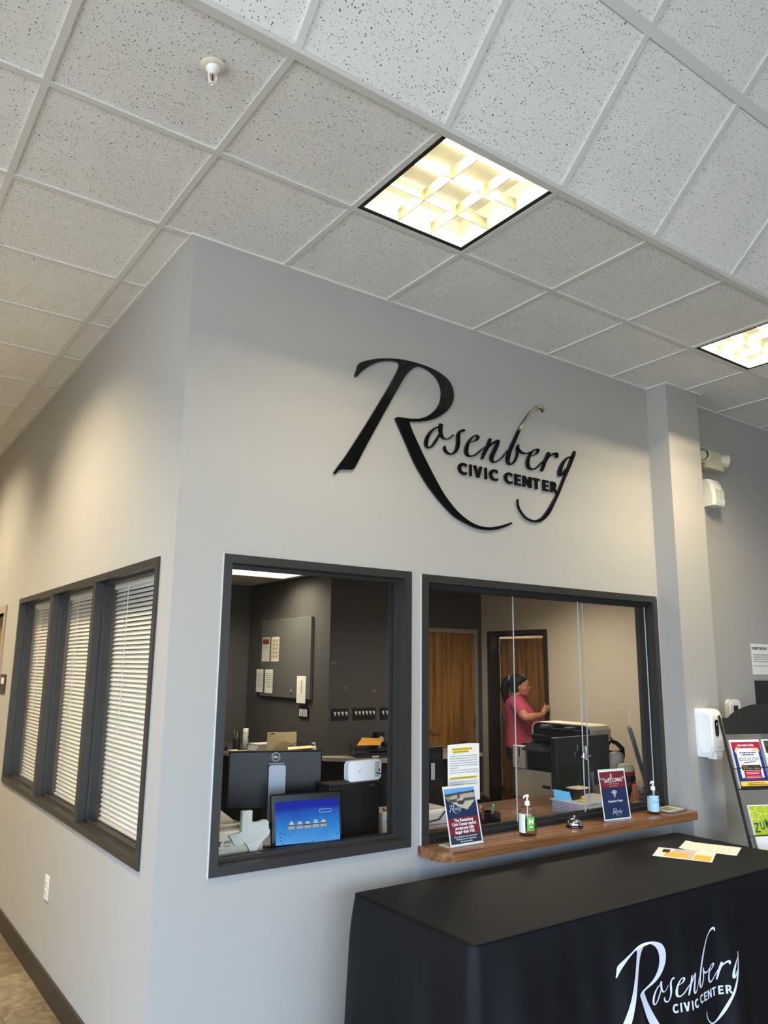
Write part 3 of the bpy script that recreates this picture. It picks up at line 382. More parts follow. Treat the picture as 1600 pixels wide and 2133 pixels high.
# small room behind the doorway
g = G(); g.box(RX + 1.5, RX + 1.6, 1.8, 4.6, 0, 2.7); g.box(RX + .12, RX + 1.6, 1.7, 1.8, 0, 2.7); g.box(RX + .12, RX + 1.6, 4.6, 4.7, 0, 2.7); g.box(RX + .12, RX + 1.6, 1.7, 4.7, 2.62, 2.7)
struct(g.obj('wall_back_room', mat('pale back room paint', (214, 204, 180), 0.7)))
FLOOR = floor_mat()
struct(G().box(-5.2, 7.2, -6.2, 8.2, -0.06, 0).obj('floor', FLOOR))
struct(G().quad((-40, -40, -0.07), (40, -40, -0.07), (40, 12, -0.07), (-40, 12, -0.07)).obj('ground_outside', mat('pale concrete', (184, 174, 156), 0.8)))
# baseboards
BB = mat('dark brown rubber base', (46, 38, 32), 0.5)
struct(G().box(-0.012, 0, -0.012, 3.55, 0, 0.112).obj('baseboard_left', BB))
struct(G().box(-0.012, 3.28, -0.012, 0, 0, 0.112).obj('baseboard_front', BB))

# ---------------------------------------------------------------- ceilings
Y0 = 0.0044; YB = -0.6087; YA = YB - T
def tile_quad(g, uvs, P, ox, oy):
    g.quad(*P); uvs.extend([(ox, oy), (ox + T, oy), (ox + T, oy + T), (ox, oy + T)])
def finish_tiles(g, uvs, name):
    o = g.obj(name, TILE); me = o.data
    uvl = me.uv_layers.new(name='uv')
    cos = {}
    for p in me.polygons:
        for li, vi in zip(p.loop_indices, p.vertices): uvl.data[li].uv = uvs[vi]
    return struct(o)
FIX = [(1, 'B'), (5, 'B'), (-3, 'B')]
HALLFIX = [(-2, 2), (-2, 6), (-2, 10)]
g = G(); uvs = []; k = 0
def kk():
    global k; k += 1; return (k * 1.37) % 7, (k * 2.11) % 5
for i in range(-9, 13):
    x0 = GX0 + T * i
    for j, (ya, yb) in enumerate([(YA, YB), (YB, 0.0)]):
        if j == 0 and any(i == f[0] for f in FIX): continue
        xa, xb = max(x0, -5.05), min(x0 + T, 7.0)
        if xb <= xa: continue
        ox, oy = kk(); tile_quad(g, uvs, ((xa, ya, H + .006), (xb, ya, H + .006), (xb, yb, H + .006), (xa, yb, H + .006)), ox, oy)
for j in range(0, 14):
    y0 = Y0 + T * j; y1 = min(y0 + T, 8.0)
    for i in range(-4, 1):
        x0 = max(GX0 + T * i, -2.4); x1 = min(GX0 + T * (i + 1), 0.0)
        if x1 - x0 < 0.02 or (i, j) in HALLFIX: continue
        ox, oy = kk(); tile_quad(g, uvs, ((x0, y0, H + .006), (x1, y0, H + .006), (x1, y1, H + .006), (x0, y1, H + .006)), ox, oy)
ceil = finish_tiles(g, uvs, 'ceiling')
gb = G(); w = 0.0125
for yy in (YB,): gb.box(-5.05, 7.0, yy - w, yy + w, H - .002, H + .01)
gb.box(-5.05, 0.0, Y0 - w, Y0 + w, H - .002, H + .01)
for i in range(-9, 13):
    x = GX0 + T * i
    if x < -5 or x > 7: continue
    gb.box(x - w, x + w, YA, 0.0 if x > 0 else Y0, H - .0015, H + .01)
for i in range(-3, 1):
    x = GX0 + T * i
    gb.box(x - w, x + w, Y0, 8.0, H - .0015, H + .01)
for j in range(1, 14):
    y = Y0 + T * j
    gb.box(-2.4, 0.0, y - w * .8, y + w * .8, H - .001, H + .01)
# wall angles
gb.box(0.0, 3.28, -0.022, 0, H - .004, H + .01); gb.box(-0.022, 0, -0.022, 8, H - .004, H + .01)
gb.box(3.258, 3.28, -.155, -.022, H - .004, H + .01); gb.box(3.258, 3.662, -.177, -.155, H - .004, H + .01); gb.box(3.64, 3.662, -.155, -.022, H - .004, H + .01); gb.box(3.64, 7, -.022, 0, H - .004, H + .01)
gb.box(-2.4, -2.378, 0, 8, H - .004, H + .01)
o = gb.obj('ceiling_grid', GRID); o.parent = ceil
# sloped strip rising towards the lobby
cs, sn = math.cos(SLOPE), math.sin(SLOPE)
def sp(x, d, h=0.0): return (x, YA - d * cs + h * sn * 0 - h * sn, H + d * sn - h * cs + 0.0)
g = G(); uvs = []
for i in range(-9, 13):
    x0 = max(GX0 + T * i, -5.05); x1 = min(GX0 + T * (i + 1), 7.0)
    if x1 <= x0: continue
    for j in range(4):
        ox, oy = kk(); tile_quad(g, uvs, (sp(x0, j * T, -.006), sp(x1, j * T, -.006), sp(x1, (j + 1) * T, -.006), sp(x0, (j + 1) * T, -.006)), ox, oy)
slope = finish_tiles(g, uvs, 'ceiling_slope')
gb = G()
def sbar(xa, xb, da, db, h=.002):
    P = [sp(xa, da, h), sp(xb, da, h), sp(xb, db, h), sp(xa, db, h), sp(xa, da, -.01), sp(xb, da, -.01), sp(xb, db, -.01), sp(xa, db, -.01)]
    gb.add(P, [(0, 1, 2, 3), (4, 7, 6, 5), (0, 4, 5, 1), (1, 5, 6, 2), (2, 6, 7, 3), (3, 7, 4, 0)])
for i in range(-9, 13):
    x = GX0 + T * i
    if -5 < x < 7: sbar(x - w, x + w, 0, 4 * T)
for j in range(1, 4): sbar(-5.05, 7, j * T - .02, j * T + .02, .0025)
gb.box(-5.05, 7, YA - .002, YA + .03, H - .004, H + .012)
sbar(-5.05, 7, 0, .014, .003)
o = gb.obj('ceiling_slope_grid', GRID); o.parent = slope
ys, zs = YA - 4 * T * cs, H + 4 * T * sn
struct(G().box(-5.2, 7.15, -6.2, ys, zs, zs + .05).obj('ceiling_lobby', mat('lobby ceiling white', (206, 205, 202), .9)))
struct(G().box(-5.2, 7.15, ys, YA, zs, zs + .05).obj('ceiling_cap', mat('lobby ceiling white', (206, 205, 202), .9)))
struct(G().box(-5.2, 7.15, YA - .02, 8.1, H + .3, H + .34).obj('ceiling_deck', mat('lobby ceiling white', (206, 205, 202), .9)))
# office ceiling
g = G().box(0.12, RX + .12, WT, 6.17, ZC, ZC + .05)
oc = struct(g.obj('ceiling_office', mat('office ceiling tile', (196, 190, 178), .9, bump=.3, bscale=120)))
gb = G()
for i in range(0, 9): gb.box(.72 + T * i - .012, .72 + T * i + .012, WT, 6.05, ZC - .003, ZC)
for j in range(0, 10): gb.box(.12, RX, .06 + T * j - .012, .06 + T * j + .012, ZC - .003, ZC) if j else None
o = gb.obj('ceiling_office_grid', GRID); o.parent = oc

# ---------------------------------------------------------------- lighting fixtures
def arealight(name, loc, sx, sy, power, col, spread=2.1, parent=None):
    l = bpy.data.lights.new(name, 'AREA'); l.shape = 'RECTANGLE'; l.size = sx; l.size_y = sy; l.energy = power; l.color = col; l.spread = spread
    o = bpy.data.objects.new(name, l); COL.objects.link(o); o.location = loc
    if parent: o.parent = parent
    return o
WARM = (1.0, 0.84, 0.55)
TUBE = emis('fluorescent tube', (255, 246, 220), 7.0)
REFL = mat('white reflector', (244, 240, 224), 0.3, spec=0.6)
LOUV = mat('pale louver blade', (150, 146, 116), 0.35, spec=0.5)
BLK = mat('black trim gap', (12, 12, 12), 0.6)
def troffer(x0, y0, label, grp, power=P_FIX):
    cx, cy = x0 + T / 2, y0 + T / 2
    t = thing('ceiling_light', label, 'ceiling light', (cx, cy, H), 0, grp)
    h = T / 2 - .0125; a = h - .022
    g = G()   # dark trim ring
    for (xa, xb, ya, yb) in ((-h, h, -h, -a), (-h, h, a, h), (-h, -a, -a, a), (a, h, -a, a)): g.box(xa, xb, ya, yb, .002, .03)
    g.obj('trim_frame', BLK, t)
    g = G()   # housing: tapered walls and a top
    b = a - .03
    g.loft([[(-a, -a, .004), (a, -a, .004), (a, a, .004), (-a, a, .004)], [(-b, -b, .105), (b, -b, .105), (b, b, .105), (-b, b, .105)]], cap=False)
    g.quad((-b, -b, .105), (b, -b, .105), (b, b, .105), (-b, b, .105))
    g.obj('reflector', REFL, t)
    for s in (-.17, 0, .17):
        G().tube([(-b + .02, s, .09), (b - .02, s, .09)], .011, 8).obj('tube', TUBE, t, smooth=60)
    g = G()   # louver: curved blades, 3 x 3 cells
    def blade(p, along):
        rings = []
        for e in (-a, a):
            pr = [(-.0015, .006), (.0015, .006), (.004, .03), (.009, .05), (-.009, .05), (-.004, .03)]
            rings.append([(e, p + u, v) if along == 'x' else (p + u, e, v) for u, v in pr])
        g.loft(rings)
    for s in (-a / 3, a / 3): blade(s, 'x'); blade(s, 'y')
    g.obj('louver', LOUV, t)
    g = G()
    pass
    for k in (-1, 0, 1):
        G().box(k * .175 - .045, k * .175 + .045, .120, .150, .068, .074).obj('socket_slot', BLK, t); G().box(k * .175 - .014, k * .175 + .014, .112, .152, .060, .072, .003).obj('lamp_socket', WHITE, t)
    for s in (-.17, 0, .17): arealight('lamp', (0, s, .076), 2 * b - .06, .022, power / 3, WARM, 2.6, t)
    return t
troffer(GX0 + T * 1, YA, 'lit recessed louvered ceiling light above the large letter R', 'louvered ceiling lights', P_FIX * .52)
troffer(GX0 + T * 5, YA, 'lit recessed louvered ceiling light above the wall pillar', 'louvered ceiling lights', P_FIX * 1.3)
troffer(GX0 + T * -3, YA, 'lit recessed louvered ceiling light over the lobby before the hallway', 'louvered ceiling lights', P_FIX * .7)
for n, (i, j) in enumerate(HALLFIX):
    troffer(GX0 + T * i, Y0 + T * j, ['lit louvered ceiling light nearest in the hallway', 'lit louvered ceiling light midway down the hallway', 'lit louvered ceiling light at the hallway end'][n], 'louvered ceiling lights', P_FIX * HALL_MULT)
# office flat-lens light fixtures
LENS = emis('lit prismatic lens', (255, 238, 206), 3.2)
def panel_light(x0, x1, y0, y1, label):
    t = thing('ceiling_panel_light', label, 'ceiling light', ((x0 + x1) / 2, (y0 + y1) / 2, ZC), 0, 'flat lens ceiling lights in the office')
    hx, hy = (x1 - x0) / 2, (y1 - y0) / 2; g = G()
    for (a, b, c, d) in ((-hx, hx, -hy, -hy + .03), (-hx, hx, hy - .03, hy), (-hx, -hx + .03, -hy, hy), (hx - .03, hx, -hy, hy)): g.box(a, b, c, d, -.012, -.004)
    g.obj('frame', GRID, t)
    G().box(-hx + .02, hx - .02, -hy + .02, hy - .02, -.009, -.004).obj('lens', LENS, t)
    g = G()
    for k in range(1, 6): g.box(-hx + k * hx / 3 - .004, -hx + k * hx / 3 + .004, -hy + .03, hy - .03, -.0105, -.009)
    g.box(-hx + .03, hx - .03, -.004, .004, -.0105, -.009)
    g.obj('lens_rib', mat('lens rib', (232, 222, 196), .5), t)
    arealight('lamp', (0, 0, -.02), 2 * hx - .1, 2 * hy - .1, P_OFF, (1.0, .92, .74), 2.6, t)
panel_light(1.95, 3.16, 4.34, 4.95, 'lit flat lens ceiling light near the dark wall with the board')
panel_light(3.55, 4.77, 1.9, 2.5, 'lit flat lens ceiling light over the copier')
# ================================================================ windows and doors
def ring(g, x0, x1, z0, z1, w, y0, y1):
    g.box(x0, x1, y0, y1, z1 - w, z1); g.box(x0, x1, y0, y1, z0, z0 + w); g.box(x0, x0 + w, y0, y1, z0 + w, z1 - w); g.box(x1 - w, x1, y0, y1, z0 + w, z1 - w)
def window(n, label): return sempty('window_%d' % n, label, 'window')
# ---- window 1: three tall lights in the side wall (frame drawn along y)
w1 = window(1, 'three part dark framed interior window with white blinds in the side wall')
g = G(); y0, y1, z0, z1 = 0.163, 3.075, 0.852, 2.122; fw = .036
xa, xb = -.010, .13
g.box(xa, xb, y0, y1, z1 - fw, z1); g.box(xa, xb, y0, y1, z0, z0 + fw); g.box(xa, xb, y0, y0 + fw, z0 + fw, z1 - fw); g.box(xa, xb, y1 - fw, y1, z0 + fw, z1 - fw)
g.obj('frame', FRAME, w1)
MUL = [(1.112, 1.165), (2.055, 2.118)]
for a, b in MUL: G().box(xa + .004, xb, a, b, z0 + fw, z1 - fw).obj('mullion', FRAME, w1)
BAYS = [(y0 + fw, MUL[0][0]), (MUL[0][1], MUL[1][0]), (MUL[1][1], y1 - fw)]
for a, b in BAYS:
    g = G()
    for (p, q, r, s) in ((a, b, z0 + fw, z0 + fw + .014), (a, b, z1 - fw - .014, z1 - fw), (a, a + .014, z0 + fw, z1 - fw), (b - .014, b, z0 + fw, z1 - fw)): g.box(.036, .052, p, q, r, s)
    g.obj('glazing_stop', FRAME, w1)
    G().box(.042, .046, a + .01, b - .01, z0 + fw + .01, z1 - fw - .01).obj('pane', GLASS, w1)
# ---- blinds, one per bay
SLAT = mat('off white blind slat', (226, 224, 214), 0.45)
CORD = mat('white cord', (232, 232, 228), .7)
def blind(a, b, label, tilt, ext):
    t = thing('venetian_blind', label, 'blind', (0.108, (a + b) / 2, z1 - fw - .002), 0, 'white blinds in the side windows')
    hw = (b - a) / 2 - ext; top = -.03; bot = -(z1 - z0 - 2 * fw) + .016
    G().box(-.018, .018, -hw, hw, -.032, 0, .003).obj('headrail', WHITE, t)
    n = int((top - bot) / .0222); g = G()
    for k in range(n):
        zc = top - .010 - k * (top - bot - .014) / (n - 1)
        al = tilt + random.uniform(-.04, .04); sag = random.uniform(-.0007, .0007)
        pts = []
        for u in (-.0125, -.005, .005, .0125):
            cz = .0016 * (1 - (u / .0125) ** 2)
            pts.append((u * math.cos(al) - cz * math.sin(al), u * math.sin(al) + cz * math.cos(al)))
        vs = [(px, -hw, zc + pz + sag) for px, pz in pts] + [(px, hw, zc + pz - sag) for px, pz in pts]
        g.add(vs, [(0, 1, 5, 4), (1, 2, 6, 5), (2, 3, 7, 6)])
    g.obj('slats', SLAT, t)
    G().box(-.012, .012, -hw, hw, bot - .008, bot + .004, .002).obj('bottom_rail', WHITE, t)
    for s in (-.62, .62):
        G().tube([(-.0145, s * hw, top), (-.0145, s * hw, bot)], .0009, 5).obj('ladder_cord', CORD, t)
    G().tube([(-.02, hw * .45, -.02), (-.022, hw * .43, -.75)], .002, 6).obj('tilt_wand', CORD, t)
    return t
blind(BAYS[0][0], BAYS[0][1], 'white slatted blind nearest the wall corner, slats partly open at top', .92, .012)
blind(BAYS[1][0], BAYS[1][1], 'white slatted blind in the middle bay of the side window', 1.0, .03)
blind(BAYS[2][0], BAYS[2][1], 'white slatted blind in the bay nearest the hallway door, slats nearly closed', 1.0, .03)

# ---- window 2: fixed office window beside the corner
w2 = window(2, 'dark framed fixed office window beside the wall corner')
g = G(); ring(g, .221, 1.236, .831, 2.137, .037, -.010, .135); g.obj('frame', FRAME, w2)
CAULK = mat('white caulk', (214, 214, 212), .6)
G().box(.2165, .221, -.004, .0, .828, 2.137).obj('caulk_bead', CAULK, w2)
g = G(); ring(g, .258, 1.199, .868, 2.100, .016, .056, .072); ring(g, .258, 1.199, .868, 2.100, .012, .100, .120); g.obj('glazing_stop', FRAME, w2)
G().box(.262, 1.195, .074, .078, .872, 2.096).obj('pane', GLASS, w2)
# ---- window 3: service window with sliding glass
w3 = window(3, 'wide dark framed service window with sliding glass panels above the ledge')
g = G(); X0, X1, Z0, Z1 = 1.303, 3.252, .829, 2.132
g.box(X0, X1, -.010, .135, Z1 - .040, Z1); g.box(X0, X0 + .042, -.010, .135, Z0, Z1 - .04); g.box(X1 - .042, X1, -.010, .135, Z0, Z1 - .04)
g.obj('frame', FRAME, w3)
g = G(); g.box(X0 + .042, X1 - .042, .015, .10, Z1 - .068, Z1 - .04); g.obj('top_track', BLACKM, w3)
G().box(X0 - .0045, X0, -.004, 0, Z0, Z1).obj('caulk_bead', CAULK, w3)
g = G(); g.box(X0 + .042, X1 - .042, .012, .13, Z0 - .03, Z0 + .022); g.box(X0 + .042, X1 - .042, .03, .036, Z0 + .02, Z0 + .032); g.box(X0 + .042, X1 - .042, .058, .064, Z0 + .02, Z0 + .032); g.obj('bottom_track', BLACKM, w3)
for (a, b, y) in ((1.346, 2.000, .048), (1.985, 2.610, .066), (2.548, 3.196, .048)):
    p = G().box(a, b, y, y + .006, Z0 + .024, Z1 - .045).obj('sliding_panel', GLASS, w3)
    e = G(); e.box(b - .0002, b + .0018, y - .0005, y + .0065, Z0 + .024, Z1 - .045)
    if a > 2.4: e.box(a - .0018, a + .0002, y - .0005, y + .0065, Z0 + .024, Z1 - .045)
    e.obj('polished_edge', EDGE, p)
    if a < 1.5:
        G().lathe([(.016, -.004), (.016, .004)], 20, M=Matrix.Translation((b - .018, y - .004, 2.035)) @ Matrix.Rotation(PI / 2, 4, 'X')).obj('finger_pull', ACRYL, p)
g = G(); g.box(2.552, 2.572, .030, .047, 1.145, 1.225, .003); g.box(2.52, 2.556, .034, .045, 1.16, 1.172, .002); g.box(2.53, 2.55, .030, .047, 1.15, 1.19, .004); g.box(2.565, 2.60, .036, .045, 1.163, 1.169)
g.obj('glass_lock', CHROME, w3)
g = G()
for (x, z) in ((1.315, 2.12), (2.85, 2.113), (3.243, 2.12)): g.lathe([(.006, 0), (.005, -.003)], 12, M=Matrix.Translation((x, -.010, z)) @ Matrix.Rotation(-PI / 2, 4, 'X'))
g.obj('frame_screw', STEEL, w3)

# ---- office door 1 (closed) in the key wall
d1 = sempty('door_1', 'closed brown oak office door in the dark wall behind the desk', 'door')
x0, x1 = 4.560, 5.392
g = G(); yb = BY - .014
g.box(x0 - .05, x1, yb, BY, 2.072, 2.122); g.box(x1 - .052, x1, yb, BY, 0, 2.072); g.box(x0 - .05, x0, yb, BY, 0, 2.072); g.obj('frame', mat('light taupe frame', (150, 140, 124), .4), d1)
G().box(x0, x1 - .055, BY - .008, BY - .0005, .01, 2.068).obj('leaf', OAKD, d1)
for z in (1.88, 1.0, .25): G().tube([(x1 - .058, yb - .004, z), (x1 - .058, yb - .004, z + .11)], .007, 8).obj('hinge', STEEL, d1)
G().tube([(x0 + .08, BY - .01, .95), (x0 + .08, BY - .06, .95), (x0 + .19, BY - .06, .95)], .010, 8).obj('handle', STEEL, d1)
struct(G().box(x1 + .01, x1 + .075, BY - .004, BY, 0, ZC).obj('trim_1', CHAR))
# ---- office door 2, ajar, the woman stands in front
d2 = sempty('door_2', 'oak door ajar in a dark frame behind the woman', 'door')
g = G(); a, b = 3.04, 3.91
g.box(RX - .022, RX + .13, a - .045, a + .006, 0, 2.10); g.box(RX - .022, RX + .13, b - .006, b + .045, 0, 2.10); g.box(RX - .022, RX + .13, a, b, 2.055, 2.10)
g.box(RX + .10, RX + .128, a, a + .016, 0, 2.055); g.box(RX + .10, RX + .128, b - .016, b, 0, 2.055); g.box(RX + .10, RX + .128, a, b, 2.038, 2.055)
g.obj('frame', mat('dark brown frame', (46, 42, 36), .4), d2)
lf = G().box(0, .042, -.845, 0, .01, 2.015).obj('leaf', OAKD, d2, loc=(RX + .134, b - .014, 0), rot=(0, 0, math.radians(14)))
for z in (1.83, 1.02, .2):
    h = G(); h.box(-.004, 0, -.03, .045, z, z + .10); h.tube([(-.010, .006, z - .004), (-.010, .006, z + .108)], .011, 8); h.obj('hinge', STEEL, lf)
# ---- hall door beside the side window
d3 = sempty('door_3', 'brown hallway door in a tan frame beyond the side window', 'door')
g = G(); TAN = mat('tan frame', (168, 154, 132), .4)
g.box(-.014, .13, 3.565, 3.62, 0, 2.11); g.box(-.014, .13, 4.55, 4.6, 0, 2.11); g.box(-.014, .13, 3.62, 4.55, 2.05, 2.11); g.obj('frame', TAN, d3)
G().box(.062, .105, 3.622, 4.548, .01, 2.048).obj('leaf', OAKD, d3)
G().tube([(.06, 3.69, .95), (0.0, 3.69, .95), (0.0, 3.8, .95)], .011, 8).obj('handle', STEEL, d3)
# ================================================================ lobby things
# ---- big wall emblem
t = thing('wall_sign', 'large black raised lettering on the front wall, a tall R over a script word', 'sign', (0.75, 0, 2.4))
logo(t, SATIN, lambda x, z, h: (x, -.0005 - h, z), .012, 1.0)

# ---- sprinkler
t = thing('sprinkler_head', 'white fire sprinkler head hanging from a ceiling tile', 'sprinkler', (-.345, -1.005, H))
IV = mat('ivory metal', (222, 214, 196), .4); 
G().lathe([(0, .0), (.040, .0), (.042, -.003), (.036, -.009), (.025, -.010), (.0, -.010)], 32).obj('escutcheon', IV, t, smooth=40)
G().lathe([(.0, -.009), (.024, -.009), (.023, -.018), (.015, -.026), (.012, -.030), (0, -.030)], 28).obj('cup', WHITE, t, smooth=40)
g = G()
for s in (-1, 1): g.tube([(s * .011, 0, -.028), (s * .013, 0, -.040), (s * .011, 0, -.056), (s * .003, 0, -.064)], .0030, 8)
g.lathe([(.011, -.026), (.011, -.034), (.0, -.034)], 16); g.lathe([(0, -.060), (.005, -.060), (.005, -.066), (.014, -.068), (.014, -.071), (.004, -.072), (.0035, -.075), (0, -.075)], 20)
g.obj('yoke_and_deflector', WHITE, t, smooth=40)
G().tube([(0, 0, -.033), (0, 0, -.060)], .0026, 8).obj('glass_bulb', mat('red glass bulb', (120, 24, 24), .15), t, smooth=60)

# ---- outlet on the side wall
t = thing('wall_outlet', 'white electrical outlet low on the side wall', 'outlet', (0, 1.588, .482))
g = G(); g.box(-.006, 0, -.040, .040, -.060, .060, .002); g.obj('cover_plate', WHITE, t)
g = G(); g.box(-.009, -.005, -.017, .017, .006, .036, .002); g.box(-.009, -.005, -.017, .017, -.036, -.006, .002); g.obj('receptacle', mat('outlet face', (214, 212, 206), .4), t)
for z in (.022, -.020):
    g = G()
    for s in (-.006, .006): g.box(-.0095, -.0088, s - .001, s + .001, z - .003, z + .006)
    g.obj('slot', INK, t)
# ---- door name plate in the hall
t = thing('door_sign', 'small dark room sign beside the hallway door', 'sign', (0, 3.42, 1.50))
G().box(-.008, 0, -.10, .10, -.06, .08, .002).obj('plate', mat('dark brown sign plate', (44, 32, 28), .4), t)
g = G(); g.box(-.0095, -.0078, -.055, .055, .01, .055); g.obj('raised_panel', mat('sign off white', (214, 210, 204), .5), t)

# ---- emergency light and strobe on the far wall
t = thing('emergency_light', 'beige two-headed emergency light high on the wall beyond the pillar', 'emergency light', (3.93, 0, 3.15))
EM = mat('beige fixture plastic', (204, 196, 174), .45)
G().loft([[(-.11, 0, -.06), (.11, 0, -.06), (.11, 0, .065), (-.11, 0, .065)], [(-.11, -.085, -.06), (.11, -.085, -.06), (.10, -.075, .065), (-.10, -.075, .065)]]).obj('housing', EM, t)
G().box(-.108, .108, -.088, -.002, -.072, -.059, .003).obj('base_cover', mat('beige cover shade', (184, 174, 150), .5), t)
for sx, dx, dy in ((-1, -.55, -.75), (1, .78, -.55)):
    d = Vector((dx, dy, -.12)).normalized(); M = Matrix.Translation((sx * .135, -.06, .02)) @ d.to_track_quat('Z', 'Y').to_matrix().to_4x4()
    hd = G().lathe([(0, -.045), (.022, -.042), (.042, -.022), (.050, .01), (.052, .036), (.047, .036), (.044, .026)], 28, M=M)
    h = hd.obj('lamp_head', EM, t, smooth=50)
    G().lathe([(0, .004), (.02, .010), (.044, .032), (.043, .034), (.018, .016), (0, .010)], 28, M=M).obj('reflector', CHROME, h, smooth=50)
    G().lathe([(0, .033), (.046, .033), (.046, .035), (0, .036)], 28, M=M).obj('lens', ACRYL, h)
    G().tube([(sx * .10, -.05, .01), (sx * .135, -.06, .02)], .014, 10).obj('swivel', EM, h, smooth=60)
t = thing('alarm_strobe', 'white rounded alarm box under the emergency light', 'alarm', (3.955, 0, 2.915))
rings = []
for z, dp in ((-.10, .075), (-.095, .085), (-.06, .092), (.0, .088), (.06, .07), (.095, .05), (.10, .045)):
    rings.append([(-.075, 0, z), (.075, 0, z), (.075, -dp * .8, z), (.055, -dp, z), (-.055, -dp, z), (-.075, -dp * .8, z)])
G().loft(rings).obj('case', mat('white alarm plastic', (238, 236, 230), .3), t, smooth=35)
g = G()
for k in range(5): g.box(-.05 + k * .022, -.04 + k * .022, -.094, -.086, -.05, .02)
g.obj('sounder_slot', mat('pale slot', (196, 192, 184), .5), t)
G().box(-.05, .05, -.088, -.06, -.088, -.068, .003).obj('strobe_lens', mat('pale lens', (222, 224, 226), .1), t)

# ---- soap dispenser on the pillar
t = thing('hand_sanitizer_dispenser', 'white wall-mounted hand sanitizer dispenser on the pillar', 'dispenser', (3.436, -.155, 1.285))
prof = []   # side profile depth by height
DW = mat('dispenser white', (236, 235, 230), .3)
rings = []
for z, d0, hw in ((-.150, .060, .052), (-.146, .085, .060), (-.125, .095, .064), (-.105, .112, .066), (-.05, .112, .068), (.05, .110, .068), (.10, .106, .068), (.125, .096, .067), (.138, .080, .064), (.143, .060, .060)):
    r = .022; rg = [(hw, 0, z)] + [(hw - r + r * math.cos(a), -d0 + r - r * math.sin(a), z) for a in [i * PI / 10 for i in range(6)]] + [(-hw + r - r * math.cos(a), -d0 + r - r * math.sin(a), z) for a in [i * PI / 10 for i in range(5, -1, -1)]] + [(-hw, 0, z)]
    rings.append(rg)
G().loft(rings).obj('body', DW, t, smooth=40)
G().prism(rrect(-.104, -.018, -.118, .118, .035), .0675, .0695, lambda y, z, h: (-h, y, z)).obj('side_panel', mat('bright white panel', (244, 245, 246), .25), t)
G().prism(rrect(-.034, .002, -.022, .080, .018), .110, .1135, lambda x, z, h: (x, -h, z)).obj('sight_window', mat('dark tinted window', (20, 22, 28), .1), t)
g = G().prism(arc(-.016, .055, .008, 0, 2 * PI, 16)[:-1], .1135, .1142, lambda x, z, h: (x, -h, z)); g.box(-.025, -.007, -.1142, -.1135, .040, .043); g.obj('window_emblem', mat('pale emblem', (170, 180, 196), .4), t)
g = G()
g.loft([[(x * s, -.075 + y * s * .5, -.105 + z) for x, y in ((-.035, -.07), (.035, -.07), (.035, .06), (-.035, .06))] for z, s in ((0, 1.0), (-.03, .96), (-.052, .85))]); g.obj('nozzle_hood', DW, t)
g = bars([(-.02, .02, -.088, .005)], -.1128); g.obj('maker_mark', GREYINK, t)
g = G()
for k in range(3): g.box(-.0690, -.0660, -.028 + k * .0, -.018, -.095 + k * .010, -.091 + k * .010)
g.obj('side_vent', GREYINK, t)

# ---- thermostat / card reader on the far wall
t = thing('wall_sensor', 'white rounded wall unit with a small black screen behind the brochure rack', 'sensor', (4.04, 0, 1.395))
G().prism(rrect(-.075, .075, -.085, .072, .035), 0, .028, lambda x, z, h: (x, -h, z)).obj('back_shell', WHITE, t)
G().prism(rrect(-.062, .062, -.075, .058, .028), .028, .036, lambda x, z, h: (x, -h, z)).obj('face', mat('white face', (240, 240, 238), .3), t)
rect(-.028, .028, -.008, .032, -.0365).obj('screen', mat('black screen', (10, 10, 12), .1), t)
g = G(); g.prism(arc(0, -.038, .013, 0, 2 * PI, 20)[:-1], .036, .0375, lambda x, z, h: (x, -h, z)); g.obj('button', GREYINK, t)

# ---- payment notice and drop box
t = thing('wall_notice', 'white paper notice about a payment drop box taped to the wall', 'notice', (4.485, -.001, 1.75), 0)
rect(-.135, .14, -.112, .108, -.001).obj('sheet', PAPER, t)
glyphs([('PAYMENT DROP BOX', -.122, .066, .027, 'LEFT', .78)], -.0022, .03).obj('heading', INK, t)
bars([(-.11, .125, .026 - .016 * k, .0065) for k in range(4)], -.0022).obj('fine_print', GREYINK, t)
rect(-.118, .13, -.052, -.049, -.0022).obj('red_rule', mat('dull red rule', (150, 84, 84), .7), t)
t = thing('drop_box', 'dark payment drop box on the wall under the paper notice', 'drop box', (4.49, 0, 1.5))
g = G(); g.box(-.125, .16, -.10, 0, -.22, .095); g.obj('body', mat('dark blue-black steel', (26, 29, 34), .4), t)
g = G(); g.loft([[(-.10, -.103, .095), (.15, -.103, .095), (.15, -.103, .02), (-.03, -.103, .02)], [(-.10, -.101, .095), (.15, -.101, .095), (.15, -.101, .02), (-.03, -.101, .02)]]); g.obj('slot_door', mat('grey box door', (110, 104, 96), .4), t)

# ---- ledge under the service window
pts = [(1.283, 0.0), (1.283, -.125)] + [(1.283 + .075 - .075 * math.cos(a), -.125 - .075 * math.sin(a)) for a in [k * PI / 16 for k in range(1, 9)]] + [(3.255, -.20)] + [(3.255 + .024 * math.sin(a), -.176 - .024 * math.cos(a)) for a in [k * PI / 10 for k in range(1, 6)]] + [(3.279, -.155), (3.279, 0.0)]
LB = G()
o = LB.prism(pts, .785, .829).obj('window_ledge', LAM)
tag(o, 'brown wood-grain ledge under the service window, rounded at its end', 'ledge')

# ---- acrylic sign holders
def leaned(o, lean): o.rotation_euler = (lean, 0, 0); return o
ACR = glass('sign acrylic', (250, 252, 252), 1.3)
